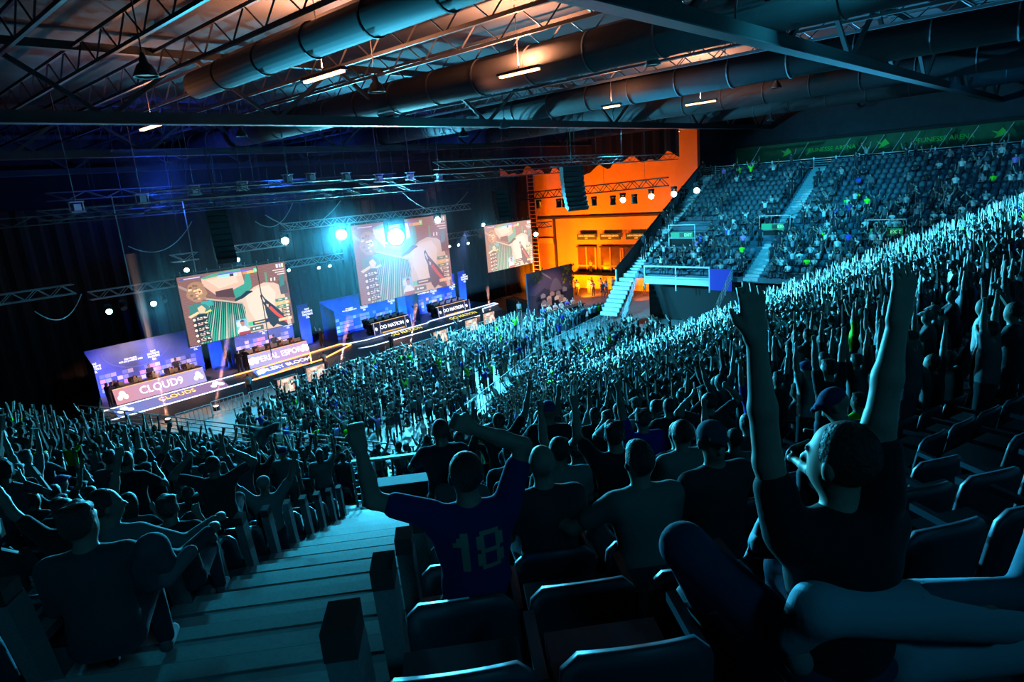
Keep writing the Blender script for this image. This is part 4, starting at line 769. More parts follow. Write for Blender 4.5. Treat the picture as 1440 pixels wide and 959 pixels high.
variant('vv', L='v', R='v', fist=False); variant('uu', L='up', R='up'); variant('hh', L='high', R='high', hair='curly'); variant('uL', L='up', R='down', cap=True); variant('uR', L='lap', R='high', hair='top')
variant('clap', L='clap', R='clap'); variant('phone', L='down', R='phone', hair='long'); variant('st', L='down', R='down'); variant('stcap', L='clap', R='down', cap=True)
variant('sit', stand=False, L='lap', R='lap', lean=.12); variant('sitl', stand=False, L='lap', R='chin', hair='long', lean=.2, yaw=.3); variant('sitc', stand=False, L='lap', R='lap', cap=True, yaw=-.3); variant('sitv', stand=False, L='v', R='v', fist=False); variant('situ', stand=False, L='up', R='lap'); variant('desk', stand=False, L='desk', R='desk', lean=.12)
variant('ph2', L='head', R='head'); variant('sit2', stand=False, L='rest', R='lap', hair='curly', lean=-.05)
# low-detail template bodies for the far crowd
def lowpoly(J, legs=True, capc=False):
    b = MB(); SH, SK, PT, HR = (1, 0, 0), (0, 1, 0), (0, 0, 1), (0, 0, 0); up = J['up']
    rings = [(up(0, 0, -.06), .155, .11, PT), (up(0, 0, .06), .15, .11, SH), (J['chest'], .18, .12, SH), (up(0, 0, .44), .20, .10, SH), (up(0, 0, .50), .07, .06, SK)]; n = 7; k = len(b.v)
    for c, rx, ry, _ in rings:
        for i in range(n): t = 2*math.pi*i/n; b.v.append((c[0]+rx*math.cos(t), c[1]+ry*math.sin(t), c[2]))
    for a in range(4):
        for i in range(n): j = (i+1) % n; b.f.append((k+a*n+i, k+a*n+j, k+a*n+n+j, k+a*n+n+i)); b.c.append(rings[a][3]); b.m.append(0)
    h = J['head']; b.tube(J['neck'], h, .055, .05, 5, SK, cap=False)
    for (r0, z0), (r1, z1), c in (((.045, -.11), (.08, -.04), SK), ((.08, -.04), (.09, .04), HR), ((.09, .04), (.055, .11), HR)):
        b.tube(h+V(0, 0, z0), h+V(0, -.01, z1), r0, r1, 7, c, cap=False)
    b.tube(h+V(0, 0, .11), h+V(0, 0, .125), .055, .01, 7, HR); b.box(tuple(h+V(-.05, .04, -.09)), tuple(h+V(.05, .095, .04)), SK)
    for nm in 'LR':
        sh, el, wr, hd = J['sh'+nm], J['el'+nm], J['wr'+nm], J['hd'+nm]; b.tube(sh, sh*.4+el*.6, .068, .06, 5, SH); b.tube(sh*.4+el*.6, el, .045, .042, 5, SK, cap=False); b.tube(el, wr, .042, .028, 5, SK, cap=False); b.tube(wr, hd+(hd-wr)*.6, .042, .03, 4, SK)
        if legs: b.tube(J['hp'+nm], J['kn'+nm], .09, .065, 5, PT, cap=False); b.tube(J['kn'+nm], J['an'+nm], .062, .045, 5, PT); b.tube(J['an'+nm]-V(0, .05, .04), J['toe'+nm], .045, .04, 4, HR)
    Q = []; Cc = []
    for f, c in zip(b.f, b.c):
        for i in range(1, len(f)-1): Q.append((f[0], f[i], f[i+1])); Cc.append(c)
    return np.array(b.v), np.array(Q), np.array(Cc)
LP = {k: lowpoly(pose(**kw)) for k, kw in dict(vv=dict(L='v', R='v'), uu=dict(L='up', R='up'), hh=dict(L='high', R='high'), uL=dict(L='up', R='down'), uR=dict(L='lap', R='high'), pt=dict(L='point', R='clap'), clap=dict(L='clap', R='clap'), phone=dict(L='down', R='phone'), st=dict(), sit=dict(stand=False, L='lap', R='lap', lean=.1), sitv=dict(stand=False, L='v', R='v'), situ=dict(stand=False, L='up', R='lap'), ph2=dict(L='head', R='head')).items()}
CV, CF, CC = [], [], []; CN = [0]
def far_person(key, x, y, z, face, shirt, pants, skin, hair, sc=1.):
    v, q, c = LP[key]; a = face-math.pi/2; ca, sa = math.cos(a)*sc, math.sin(a)*sc
    w_ = np.stack([v[:, 0]*ca-v[:, 1]*sa+x, v[:, 0]*sa+v[:, 1]*ca+y, v[:, 2]*sc+z], 1); CV.append(w_); CF.append(q+CN[0]); CN[0] += len(v)
    col = c[:, :1]*np.array(shirt)+c[:, 1:2]*np.array(skin)+c[:, 2:]*np.array(pants)+(1-c.sum(1, keepdims=True))*np.array(hair); CC.append(col)
R2 = random.Random(21)
def shirt_col(bright=.5):
    r = R2.random()
    if r < .030: return (.12, .95, .02)
    if r < .055: return (.05, .07, .6)
    if r < .065: return (.6, .25, .8)
    if r < .50: g = R2.uniform(.015, .05); return (g, g*1.1, g*1.3)
    if r < .75: g = R2.uniform(.10, .28); return (g, g, g*1.1)
    g = R2.uniform(.45, .85); return (g, g, g)
SKINS = [(.45, .36, .32), (.32, .25, .22), (.55, .46, .42), (.2, .15, .13)]
CNAME = lambda c: 'lime green' if c[1] > .8 and c[0] < .3 else 'deep blue' if c[2] > .5 and c[0] < .1 else 'violet' if c[2] > .7 and c[1] < .3 else 'black' if c[0] < .04 else 'dark' if c[0] < .1 else 'grey' if c[0] < .35 else 'pale' if c[0] < .65 else 'white'
KNAME = dict(vv='arms spread up', uu='both fists raised', hh='arms straight up', uL='capped, arm raised', uR='one fist up', clap='clapping', phone='long-haired, hand out', st='arms down', stcap='capped, standing', sit='seated', sitl='seated, chin propped', sitc='seated, capped', sitv='seated, arms up', situ='seated, one arm up', ph2='hands overhead', sit2='seated, arm out')
def ordn(n):
    W1 = ['', 'first', 'second', 'third', 'fourth', 'fifth', 'sixth', 'seventh', 'eighth', 'ninth', 'tenth', 'eleventh', 'twelfth', 'thirteenth', 'fourteenth', 'fifteenth', 'sixteenth', 'seventeenth', 'eighteenth', 'nineteenth']
    T1 = ['', '', 'twenty', 'thirty', 'forty', 'fifty', 'sixty', 'seventy']
    return W1[n] if n < 20 else (T1[n//10]+'-'+W1[n % 10] if n % 10 else T1[n//10][:-1]+'ieth')
# ---------------------------------------------------------------- seats
def seat_meshes(m, endp=False):
    r = {}
    b = MB(); b.box((-.22, -.02, .40), (.22, .40, .46)); r['seat_pan'] = b.mesh('seat_pan', m)
    b = MB(); n = 8; P = []
    for i in range(n+1):
        for j in range(7):
            u = -1+2*i/n; v = j/6; rr = (1-max(0, (v-.75)/.25)**2*.25); P.append((u*.24*(rr if v > .75 else 1), -.05-.09*v-.035*(1-u*u), .34+.48*v-(.02*u*u if j == 6 else 0)))
    Fq = [(i*7+j, (i+1)*7+j, (i+1)*7+j+1, i*7+j+1) for i in range(n) for j in range(6)]
    b.v = P; b.f = Fq[:]; k = len(P); b.v = P+[(x, y-.035, z) for x, y, z in P]; b.f += [tuple(k+q for q in f[::-1]) for f in Fq]
    ring = [i*7 for i in range(n+1)]+[n*7+j for j in range(1, 7)]+[i*7+6 for i in range(n-1, -1, -1)]+[j for j in range(5, 0, -1)]
    for a, c in zip(ring, ring[1:]+ring[:1]): b.f.append((a, k+a, k+c, c))
    b.c = [(.5,)*3]*len(b.f); b.m = [0]*len(b.f); r['backrest'] = b.mesh('backrest', m, True)
    b = MB(); pts = [(0, -.14, .80), (0, .0, .40), (0, .02, .0), (0, -.06, 0), (0, -.10, .40), (0, -.20, .80)]
    r['arm'] = None; b = MB(); b.box((-.02, -.05, .60), (.02, .30, .64)); b.box((-.015, -.03, .05), (.015, .02, .62)); r['arm'] = b.mesh('armrest', m)
    return r
SM = seat_meshes(M['seat'])
b = MB()   # tall end panel beside the aisle
prof = [(-.02, .0), (.10, .0), (.09, .25), (.03, .66), (.0, .86), (-.04, .97), (-.09, 1.0), (-.16, .99), (-.18, .92), (-.12, .60), (-.05, .25)]
L_ = [(-.045, y, z) for y, z in prof]; Rr = [(.045, y, z) for y, z in prof]; b.poly(L_[::-1]); b.poly(Rr)
for i in range(len(prof)): j = (i+1) % len(prof); b.poly([L_[i], L_[j], Rr[j], Rr[i]])
EPM = b.mesh('end_panel', M['endp']); b = MB(); b.box((-.047, -.182, .91), (.047, -.03, 1.004)); ECM = b.mesh('end_cap', M['black'])
def seat(loc, rz, label, group, end=0):
    t = thing('stadium_seat', label, 'seat', loc, rz, group); link('seat_pan', SM['seat_pan'], t); link('backrest', SM['backrest'], t); link('armrest', SM['arm'], t, (.26, 0, 0))
    if end: e = link('end_panel', EPM, t, (.31*end, 0, 0)); link('end_cap', ECM, e)
    return t
# low-detail seats gathered into one mesh
SV, SF = [], []; SN = [0]
_s = MB(); _s.box((-.22, -.02, .38), (.22, .36, .44)); 
_s.v += [(-.24, -.05, .34), (.24, -.05, .34), (.24, -.14, .74), (.16, -.16, .82), (-.16, -.16, .82), (-.24, -.14, .74), (-.22, -.10, .34), (.22, -.10, .34), (.22, -.19, .74), (.14, -.21, .82), (-.14, -.21, .82), (-.22, -.19, .74)]
_sq = np.array([f for f in _s.f]+[(8, 9, 10, 13), (10, 11, 12, 13), (17, 16, 15, 14), (14, 19, 17, 17)][:2]+[(14, 19, 16, 15), (19, 18, 17, 16), (8, 14, 15, 9), (9, 15, 16, 10), (10, 16, 17, 11), (11, 17, 18, 12), (12, 18, 19, 13), (13, 19, 14, 8)])
_sv = np.array(_s.v)
def far_seat(x, y, z, face, dest):
    a = face-math.pi/2; ca, sa = math.cos(a), math.sin(a); dest[0].append(np.stack([_sv[:, 0]*ca-_sv[:, 1]*sa+x, _sv[:, 0]*sa+_sv[:, 1]*ca+y, _sv[:, 2]+z], 1)); dest[1].append(_sq+dest[2][0]); dest[2][0] += len(_sv)
# ---------------------------------------------------------------- heroes: the people nearest the lens
def Dp(px, py, dep): return Vector((0, 0, EYE))+(_fw*F_PX+_R*(px-720)+_U*(479.5-py))*(dep/F_PX)
HERO_POS = []
def hero(px, py, dep, face, label, vox=.014, vb=None, mod=None, shirt=(.1, .1, .12), pants=(.05, .06, .09), hat=(.2, .2, .2), pk=None, scale=1., **kw):
    J = pose(**(pk or {})); a = math.radians(face)-math.pi/2; h = J['head']; c, s = math.cos(a), math.sin(a); p = Dp(px, py, dep)
    loc = Vector((p.x-(h[0]*c-h[1]*s)*scale, p.y-(h[0]*s+h[1]*c)*scale, p.z-h[2]*scale))
    if mod:
        def tl(q): d = Vector(q)-loc; return V((d.x*c+d.y*s)/scale, (-d.x*s+d.y*c)/scale, d.z/scale)
        mod(J, tl)
    F_ = figure(J, vox, vox_body=vb, **kw); o = put(F_, loc, a, label, None, shirt, pants, hat, scale); HERO_POS.append((p.x, p.y)); return o, F_, J
# jersey wearer with the number on the back
o18, F18, J18 = hero(655, 668, 3.15, 52, 'person in a dark blue jersey numbered 18 by the near stairs, fists raised', .013, .0105, shirt=(.02, .035, .20), pants=(.04, .04, .05), pk=dict(L=((.86, .1, .34), (.10, .1, 1)), R=((.34, .15, .8), (-.86, .1, .42)), yaw=.1), fingers='fist')
bvh = BVHTree.FromPolygons([v.co.copy() for v in F18['shirt'].vertices], [tuple(p.vertices) for p in F18['shirt'].polygons])
def digits(rows, x0, z0, cw, ch, m, bv, name, parent, face=-1, off=.004):
    b = MB(); h_ = 0; sub = 2
    def pr(x, z): r = bv.ray_cast(Vector((x, face*1.0, z)), Vector((0, -face, 0))); return (x, (r[0].y if r[0] else face*.13)+face*off, z)
    for j, row in enumerate(rows):
        for i, ch_ in enumerate(row):
            if ch_ == '#':
                for a in range(sub):
                    for d in range(sub):
                        xa = x0+(i+a/sub)*cw; xb = x0+(i+(a+1)/sub)*cw; za = z0-(j+d/sub)*ch; zb = z0-(j+(d+1)/sub)*ch; b.poly([pr(xa, za), pr(xa, zb), pr(xb, zb), pr(xb, za)])
    return link(name, b.mesh(name, m), parent)
JN = mat('jersey_number', (.30, .42, .34), .8, nscale=30)
digits(['..##', '.###', '####', '..##', '..##', '..##', '..##', '..##', '..##'], -.105, 1.375, .0185, .0215, JN, bvh, 'number', o18)
digits(['.#####.', '##...##', '##...##', '##...##', '.#####.', '##...##', '##...##', '##...##', '.#####.'], .006, 1.375, .0185, .0215, JN, bvh, 'number', o18)
hero(619, 606, 6.3, 50, 'person standing in a black T-shirt and light shorts beyond the number 18 jersey', .02, shirt=(.03, .03, .05), pants=(.45, .47, .48), pk=dict(L='clap', R='down', yaw=.3), shorts=True)
hero(762, 653, 3.9, 52, 'bald seated person in a dark T-shirt right of the jersey wearer', .014, hair='bald', shirt=(.05, .06, .07), pk=dict(stand=False, L='lap', R='lap', lean=.05))
hero(898, 650, 3.75, 56, 'seated person with short dark hair and a grey T-shirt right of the bald one', .014, shirt=(.22, .27, .27), pk=dict(stand=False, L='rest', R='lap', lean=.05), hair='top')
hero(786, 634, 5.2, 50, 'seated person in a grey shirt just beyond the bald person', .016, shirt=(.30, .34, .34), pk=dict(stand=False, L='lap', R='lap'), hair='short')
hero(864, 612, 5.3, 58, 'person in a black collared shirt seen between the bald and the grey-shirted ones', .016, shirt=(.02, .02, .03), pk=dict(stand=False, L='phone', R='lap', yaw=-.3), hair='curly')
hero(958, 610, 5.3, 60, 'seated person with light grey shirt and dark hair, back turned, mid right', .016, shirt=(.30, .34, .34), pk=dict(stand=False, L='lap', R='lap'))
hero(1002, 622, 4.3, 62, 'broad seated person in a dark jacket and backwards grey cap', .015, shirt=(.04, .05, .06), hat=(.05, .09, .14), pk=dict(stand=False, L='lap', R='lap', yaw=2.9), cap=True, long_sleeve=True, scale=1.12)
hero(903, 590, 7.0, 60, 'person in a violet-blue shirt with one fist thrust up in the near rows', .018, shirt=(.06, .05, .55), pk=dict(stand=True, L='high', R='down'), hair='curly')
hero(1175, 570, 4.6, 64, 'person bending down in a dark blue cap among the dark seats', .016, shirt=(.01, .012, .02), hat=(.03, .06, .18), pk=dict(stand=False, L='lap', R='lap', lean=.5, nod=.5, yaw=.6), cap=True)
def mod8(J, tl):
    J['knL'] = tl(Dp(962, 768, 2.15)); J['anL'] = tl(Dp(990, 850, 2.35)); J['toeL'] = J['anL']+V(0, .13, -.04); J['hpL'] = J['hip']+V(-.1, .02, 0)
    for n_, q in (('L', ((1100, 750, 1.97), (1080, 650, 1.94), (1063, 478, 1.88))), ('R', ((1222, 695, 1.9), (1237, 592, 1.9), (1262, 455, 1.86)))):
        s_, e_, w_ = [tl(Dp(*k)) for k in q]; J['sh'+n_] = s_*.6+J['sh'+n_]*.4; J['el'+n_] = e_; J['wr'+n_] = w_; J['F'+n_] = nz(w_-e_); J['hd'+n_] = w_+J['F'+n_]*.09
hero(1180, 648, 1.95, 58, 'dark large person nearest the lens with both arms thrown up, back turned', .011, .0085, mod=mod8, shirt=(.012, .012, .018), pants=(.03, .06, .13), pk=dict(stand=False, L='high', R='high', yaw=.35), fingers='open', hair='short')
def mod9(J, tl):
    J['hpL'] = tl(Dp(1400, 858, 2.05)); J['knL'] = tl(Dp(1150, 856, 1.88)); J['anL'] = tl(Dp(1112, 905, 1.95)); J['toeL'] = tl(Dp(1095, 885, 2.0))
    J['hpR'] = tl(Dp(1440, 900, 2.2)); J['knR'] = tl(Dp(1260, 930, 2.1)); J['anR'] = tl(Dp(1212, 836, 1.98)); J['toeR'] = tl(Dp(1194, 792, 1.93))
    J['elL'] = tl(Dp(1440, 835, 2.0)); J['wrL'] = tl(Dp(1300, 838, 1.95)); J['FL'] = nz(J['wrL']-J['elL']); J['hdL'] = J['wrL']+J['FL']*.09; J['elR'] = J['elL']+V(.5, 0, -.1); J['wrR'] = J['elR']+V(0, .2, -.15); J['FR'] = nz(J['wrR']-J['elR']); J['hdR'] = J['wrR']+J['FR']*.09
hero(1540, 640, 2.1, 58, 'person at the right edge seen only as crossed legs in pale jeans and a sneaker', .013, mod=mod9, shirt=(.05, .15, .22), pants=(.30, .52, .66), pk=dict(stand=False), long_sleeve=True)
# pale jacket hung over a seat back
mb = MB(); n = 14; P = []
for i in range(n+1):
    for j in range(16):
        u, v = i/n, j/15; c0 = Dp(1098-22*v+(u-.5)*(26+38*v), 700+86*v, 2.25+.02*math.sin(9*u+5*v)+.035*math.sin(17*u-7*v)+.02*math.sin(23*v)); P.append(tuple(c0))
mb.v = P; mb.f = [(i*16+j, (i+1)*16+j, (i+1)*16+j+1, i*16+j+1) for i in range(n) for j in range(15)]; mb.c = [(.5,)*3]*len(mb.f); mb.m = [0]*len(mb.f)
o = link('jacket', mb.mesh('jacket', M['cloth'], True)); o.color = (.28, .42, .5, 1); sm = o.modifiers.new('thickness', 'SOLIDIFY'); sm.thickness = .012; tag(o, 'crumpled pale blue jacket hung beside the dark person nearest the lens', 'jacket')
# left-hand near people
def modl(J, tl): J['knR'] = tl(Dp(214, 772, 3.2)); J['anR'] = tl(Dp(236, 800, 3.25)); J['toeR'] = tl(Dp(268, 776, 3.3))
hero(114, 737, 3.45, 62, 'big-headed seated person in a dark hooded top at the lower left', .014, shirt=(.07, .09, .11), pk=dict(stand=False, L='lap', R='rest', yaw=-.4), long_sleeve=True, hair='curly')
hero(150, 712, 4.3, 50, 'seated person in glasses and striped hood, leg crossed, sneaker on the armrest', .014, mod=modl, shirt=(.25, .3, .33), pants=(.08, .12, .16), pk=dict(stand=False, L='lap', R='rest', yaw=-1.0), long_sleeve=True)
hero(371, 682, 8.7, 56, 'person in white cap and long white T-shirt, arms raised, left of the stairs', .02, shirt=(.6, .63, .65), hat=(.65, .65, .65), pk=dict(L='v', R='v'), cap=True)
hero(237, 715, 5.6, 55, 'seated person with a hand at the face left of the stair posts', .018, shirt=(.05, .06, .07), pk=dict(stand=False, L='lap', R='chin'), hair='curly')
hero(300, 655, 7.6, 60, 'person in a dark top with arms clasped over the head left of the stairs', .02, shirt=(.04, .05, .06), pk=dict(stand=False, L='head', R='head'))
hero(125, 555+22, 26, 70, 'person in black with both arms raised against the leftmost desk', .03, shirt=(.02, .02, .03), pk=dict(L='v', R='v'))
# towel held up in the left crowd
mb = MB(); P = []
for i in range(13):
    for j in range(7):
        u, v = i/12, j/6; P.append(tuple(Dp(350+44*u, 598+4*math.sin(5*u)+(13+9*math.exp(-((u-.45)/.2)**2)*1.6)*v, 14+.12*math.sin(8*u+3*v))))
mb.v = P; mb.f = [(i*7+j, (i+1)*7+j, (i+1)*7+j+1, i*7+j+1) for i in range(12) for j in range(6)]; mb.c = [(.5,)*3]*len(mb.f); mb.m = [0]*len(mb.f)
o = link('flag', mb.mesh('flag', M['cloth'], True)); o.color = (.5, .6, .62, 1); sm = o.modifiers.new('thickness', 'SOLIDIFY'); sm.thickness = .015; tag(o, 'pale flag held up like a canopy in the left crowd', 'flag')
# ---------------------------------------------------------------- near seats, aisle end panels
CR = M['crowd']; near_seats = 0; MAIN = ([], [], [0]); cands = []
for k in range(-2, KN):
    s = srow(k); z = zrow(k)
    for i in range(6):
        sp = facet_span(i, s-.1)
        if not sp: continue
        ts = []
        if i == 2:
            ts = [-.10+.54*j for j in range(80)]+[-2.88-.54*j for j in range(80)] if k < 16 else [-2.35+.54*j for j in range(80)]+[-3.9-.54*j for j in range(80)]
            if k in (16, 17, 18): ts = [t for t in ts if not -2.8 < t < -.6]
            ts = [t for t in ts if sp[0]+.25 < t < sp[1]-.25]
        else:
            m_ = int((sp[1]-sp[0]-.3)/.54); off = (sp[1]-sp[0]-m_*.54)/2; ts = [sp[0]+off+.27+.54*j for j in range(m_)]
        for t in ts:
            if in_aisle(i, k, t): continue
            x, y = at(sp, t); x0, y0 = x-NF[i][0]*.12, y-NF[i][1]*.12
            px, py, dz = project((x, y, z+1.0))
            if (dz < 2.7 and px > 1000) or dz < .6 or px < -60 or px > 1500 or py > 1250 or py < 60: continue
            face = sp[6]; rz = face-math.pi/2; edge = 0
            if i == 2 and k < 16 and abs(t+.10) < .01: edge = -1
            if i == 2 and k < 16 and abs(t+2.88) < .01: edge = 1
            side = 'right' if (i > 2 or (i == 2 and t > -1.7)) else 'left'
            n_ = int(round((t+.10)/.54))+1 if side == 'right' and i == 2 else (int(round((-2.88-t)/.54))+1 if i == 2 else int(round(math.hypot(x-P48(s, -1.75).x, y-P48(s, -1.75).y)/.54)))
            if (dz < 9.0 and near_seats < 150) or edge:
                near_seats += 1
                if edge: lab = f'aisle seat with a tall grey end panel, {ordn(k+4)} row down, {side} of the near stairs'
                else: lab = f'black empty-looking seat, {ordn(k+4)} row down, {ordn(max(1, n_))} place {side} of the near stairs'
                seat((x0, y0, z), rz, lab, 'seats of the near block', edge)
            else: far_seat(x0, y0, z, face, MAIN)
            cands.append((dz, k, i, t, x, y, z, face, side, max(1, n_), px, py))
cands.sort()
IND = 0
for dz, k, i, t, x, y, z, face, side, n_, px, py in cands:
    hx, hy = x+NF[i][0]*.05, y+NF[i][1]*.05
    if any(math.hypot(hx-a, hy-b_) < .48 for a, b_ in HERO_POS): continue
    if side == 'right' and k <= 5: continue
    if px > 1085 and dz < 7.5: continue
    if side == 'left' and k <= 3: continue
    if side == 'left' and i == 2 and k < 14 and n_ == 1: continue
    occ = .9 if dz > 9 else .8
    if 930 < px < 1120 and py < 395 and y > 17: occ = .3
    if y < 3.0 and x > 34: occ = .6
    if side == 'left' and k < 15: occ = .82
    if i == 2 and 16 <= k <= 18: occ = .5
    if R2.random() > occ: continue
    up = R2.random() < (.60 if i >= 4 and x > 16 else .5 if side == 'right' else .36)
    if side == 'left' and k > (22 if i < 2 else 27): continue
    sc = R2.uniform(.92, 1.06); col = shirt_col(); pc = R2.choice([(.02, .02, .03), (.04, .05, .09), (.1, .12, .18), (.3, .3, .3)]); f = face+R2.uniform(-.3, .3)
    if i >= 4: f = face+R2.uniform(-.1, .35)
    if side == 'left': f = math.atan2(47-y, 30-x)*.5+face*.5+R2.uniform(-.2, .2)
    if dz < 30 and IND < 165 and 20 < px < 1430 and py < 960:
        key = R2.choice(['vv', 'uu', 'hh', 'uL', 'uR', 'clap', 'phone', 'ph2', 'sitv', 'situ', 'uu', 'hh', 'vv']) if up else R2.choice(['st', 'stcap', 'sit', 'sitl', 'sitc', 'sit', 'sit2', 'clap'])
        if dz < 7.0 and key in ('vv', 'uu', 'hh', 'st', 'uL', 'uR', 'ph2', 'clap', 'stcap', 'phone'): key = R2.choice(['sit', 'sit2', 'sitl', 'sitv', 'situ'])
        lab = f'{CNAME(col)}-shirted spectator, {KNAME[key]}, {ordn(k+3)} row, {ordn(n_)} seat {side} of near stairs'
        if i > 2: lab = f'{CNAME(col)}-shirted spectator, {KNAME[key]}, {ordn(k+3)} row, {ordn(n_)} place past near stairs'
        put(VAR[key], (hx, hy, z), f-math.pi/2, lab, 'spectators in the near rows', col, pc, R2.choice([(.1, .1, .1), (.4, .4, .4), (.05, .1, .3)]), sc); IND += 1
    else:
        key = R2.choice(['vv', 'vv', 'hh', 'uL', 'uR', 'pt', 'pt', 'clap', 'phone', 'ph2', 'vv', 'uu']) if up else R2.choice(['st', 'st', 'sit', 'clap', 'situ'])
        far_person(key, hx, hy, z, f, col, pc, R2.choice(SKINS), (.02, .018, .016), sc)
# floor crowd
POLY = [(14.5, 33), (15.5, 37.5), (22, 41), (30, 41.3), (41, 40.4), (49.5, 36.6), (46, 34.4), (38, 32.6), (30, 29.8), (23.5, 27.4), (17, 29)]
def inside(x, y):
    c = False; n = len(POLY)
    for i in range(n):
        (x1, y1), (x2, y2) = POLY[i], POLY[i-1]
        if (y1 > y) != (y2 > y) and x < (x2-x1)*(y-y1)/(y2-y1)+x1: c = not c
    return c
lime = 0
for a in range(28):
    for b_ in range(90):
        x = 12+b_*.58+R2.uniform(-.14, .14); y = 27+a*.84+R2.uniform(-.2, .2)
        if not inside(x, y) or R2.random() > (.74 if x < 38 else .6): continue
        if abs(x-(y-27)*.2-30) < .4: continue
        up = R2.random() < .62; col = shirt_col(); face = math.radians(90)+R2.uniform(-.5, .5)
        key = R2.choice(['vv', 'uu', 'hh', 'uL', 'uR', 'pt', 'clap', 'phone']) if up else R2.choice(['st', 'sit', 'clap', 'st'])
        if CNAME(col) == 'lime green' and lime < 24:
            lime += 1; vk = {'pt': 'uR', 'sit': 'st', 'phone': 'uL'}.get(key, key)
            where = 'at the back' if y < 31 else 'in the middle' if y < 37 else 'at the front'
            put(VAR[vk], (x, y, 0), face-math.pi/2, f'lime-shirted fan, {KNAME[vk]}, {ordn(lime)} from the back, {where} of the floor crowd', 'lime green shirts in the floor crowd', col)
        else: far_person(key, x, y, 0, face, col, R2.choice([(.03, .03, .04), (.05, .06, .1), (.35, .3, .22)]), R2.choice(SKINS), (.02, .018, .016), R2.uniform(.92, 1.05))
for x, y in [(24+23*R2.random()**1.3, R2.random()) for _ in range(330)]: far_person(R2.choice(['st', 'clap', 'phone', 'sit', 'sit', 'vv', 'pt']), x, 23.2+y*max(1.2, min(7, (x-22)*.55)), 0, math.radians(90)+R2.uniform(-.7, .7), shirt_col(), (.03, .03, .04), R2.choice(SKINS), (.02, .018, .016))
# spectators of the far stand
for yc0, yc1, kk, p_ in ((23, 31.5, range(0, NR), .10), (23, 31.5, range(12, NR), .35), (8, 20.4, range(0, NR), .22), (-10, 8, range(0, NR), .35), (8, 20.4, range(9, NR), .45)):
    for k in kk:
        x, z = frow(k); y = yc1-.4
        while y > yc0:
            y -= .56
            if R2.random() > p_ or (k in (11, 12, 13, 14, 15, 16) and (abs(y-29.4) < 1.7 or abs(y-21.4) < 1.7)): continue
            far_person(R2.choice(['sit', 'sit', 'sit', 'st', 'situ', 'clap', 'vv']), x, y, z, math.pi-R2.uniform(0, .5), shirt_col(), (.03, .04, .06), R2.choice(SKINS), (.02, .018, .016))
for j in range(46):   # people lined along the top-left aisles and the steps
    k = R2.randint(0, 20); x, z = frow(k); far_person('st' if j % 3 else 'sit', x+.2, R2.choice([33.1, 22.2, 22.4, 20.3, 32.2]), z, math.pi, (.02, .025, .04), (.02, .02, .03), SKINS[1], (.01, .01, .01))
# seats of the far stand
FARS = ([], [], [0]); ns = 0
for k in range(NR-1, -1, -1):
    x, z = frow(k); y = YA-.35; j = 0
    while y > -12:
        y -= .55; j += 1
        if abs(y-YB) < .75 or (k in (11, 12, 13, 14, 15, 16) and (abs(y-29.4) < 1.6 or abs(y-21.4) < 1.6 or abs(y-12.6) < 1.6)): continue
        sec = 'between the two far stairs' if y > YB else 'past the second far stairs'
        if ns < 130 and k <= 12 and y > YB and (k+j) % 2 == 0:
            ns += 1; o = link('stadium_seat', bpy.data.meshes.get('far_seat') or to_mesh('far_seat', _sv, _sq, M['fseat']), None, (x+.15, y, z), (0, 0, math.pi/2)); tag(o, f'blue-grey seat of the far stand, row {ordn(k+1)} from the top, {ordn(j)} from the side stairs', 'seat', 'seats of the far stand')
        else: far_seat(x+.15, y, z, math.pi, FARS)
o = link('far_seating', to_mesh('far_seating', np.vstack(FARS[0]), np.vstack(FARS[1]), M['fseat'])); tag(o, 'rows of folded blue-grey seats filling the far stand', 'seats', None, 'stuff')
o = link('bowl_seating', to_mesh('bowl_seating', np.vstack(MAIN[0]), np.vstack(MAIN[1]), M['seat'])); tag(o, 'dark seats under the crowd in the main bowl', 'seats', None, 'stuff')
# ---------------------------------------------------------------- people on and around the stage
def stage_person(key, x, y, z, face, label, shirt=(.03, .03, .05), pants=(.03, .03, .04), group=None): return put(VAR[key], (x, y, z), math.radians(face)-math.pi/2, label, group, shirt, pants, (.1, .1, .1))
b = MB(); b.box((-.24, -.22, .40), (.24, .26, .50)); b.box((-.25, -.32, .5), (.25, -.22, 1.25)); b.box((-.3, -.36, .95), (.3, -.26, 1.2)); b.tube((0, 0, .06), (0, 0, .4), .04); 
for i in range(5): b.tube((0, 0, .08), (.28*math.cos(i*1.256), .28*math.sin(i*1.256), .04), .025, n=4)
chm = b.mesh('padded_chair', M['dsteel'])
for nm, x0, x1, sh in (('leftmost', 12.3, 18.2, (.04, .04, .07)), ('second', 21.5, 26.6, (.35, .16, .12)), ('third', 33.0, 37.2, (.02, .02, .04)), ('rightmost', 40.6, 44.8, (.03, .02, .04))):
    for i in range(5):
        x = x0+(x1-x0)*(i+.5)/5; stage_person('desk', x, 48.65, 1.42, -90, f'{["first", "second", "middle", "fourth", "last"][i]} seated player from the left at the {nm} desk', sh, group='players at the desks')
        c = link('player_chair', chm, None, (x, 48.7, 1.3), (0, 0, math.pi)); tag(c, f'padded chair of the {["first", "second", "middle", "fourth", "last"][i]} player at the {nm} desk', 'chair', 'player chairs')
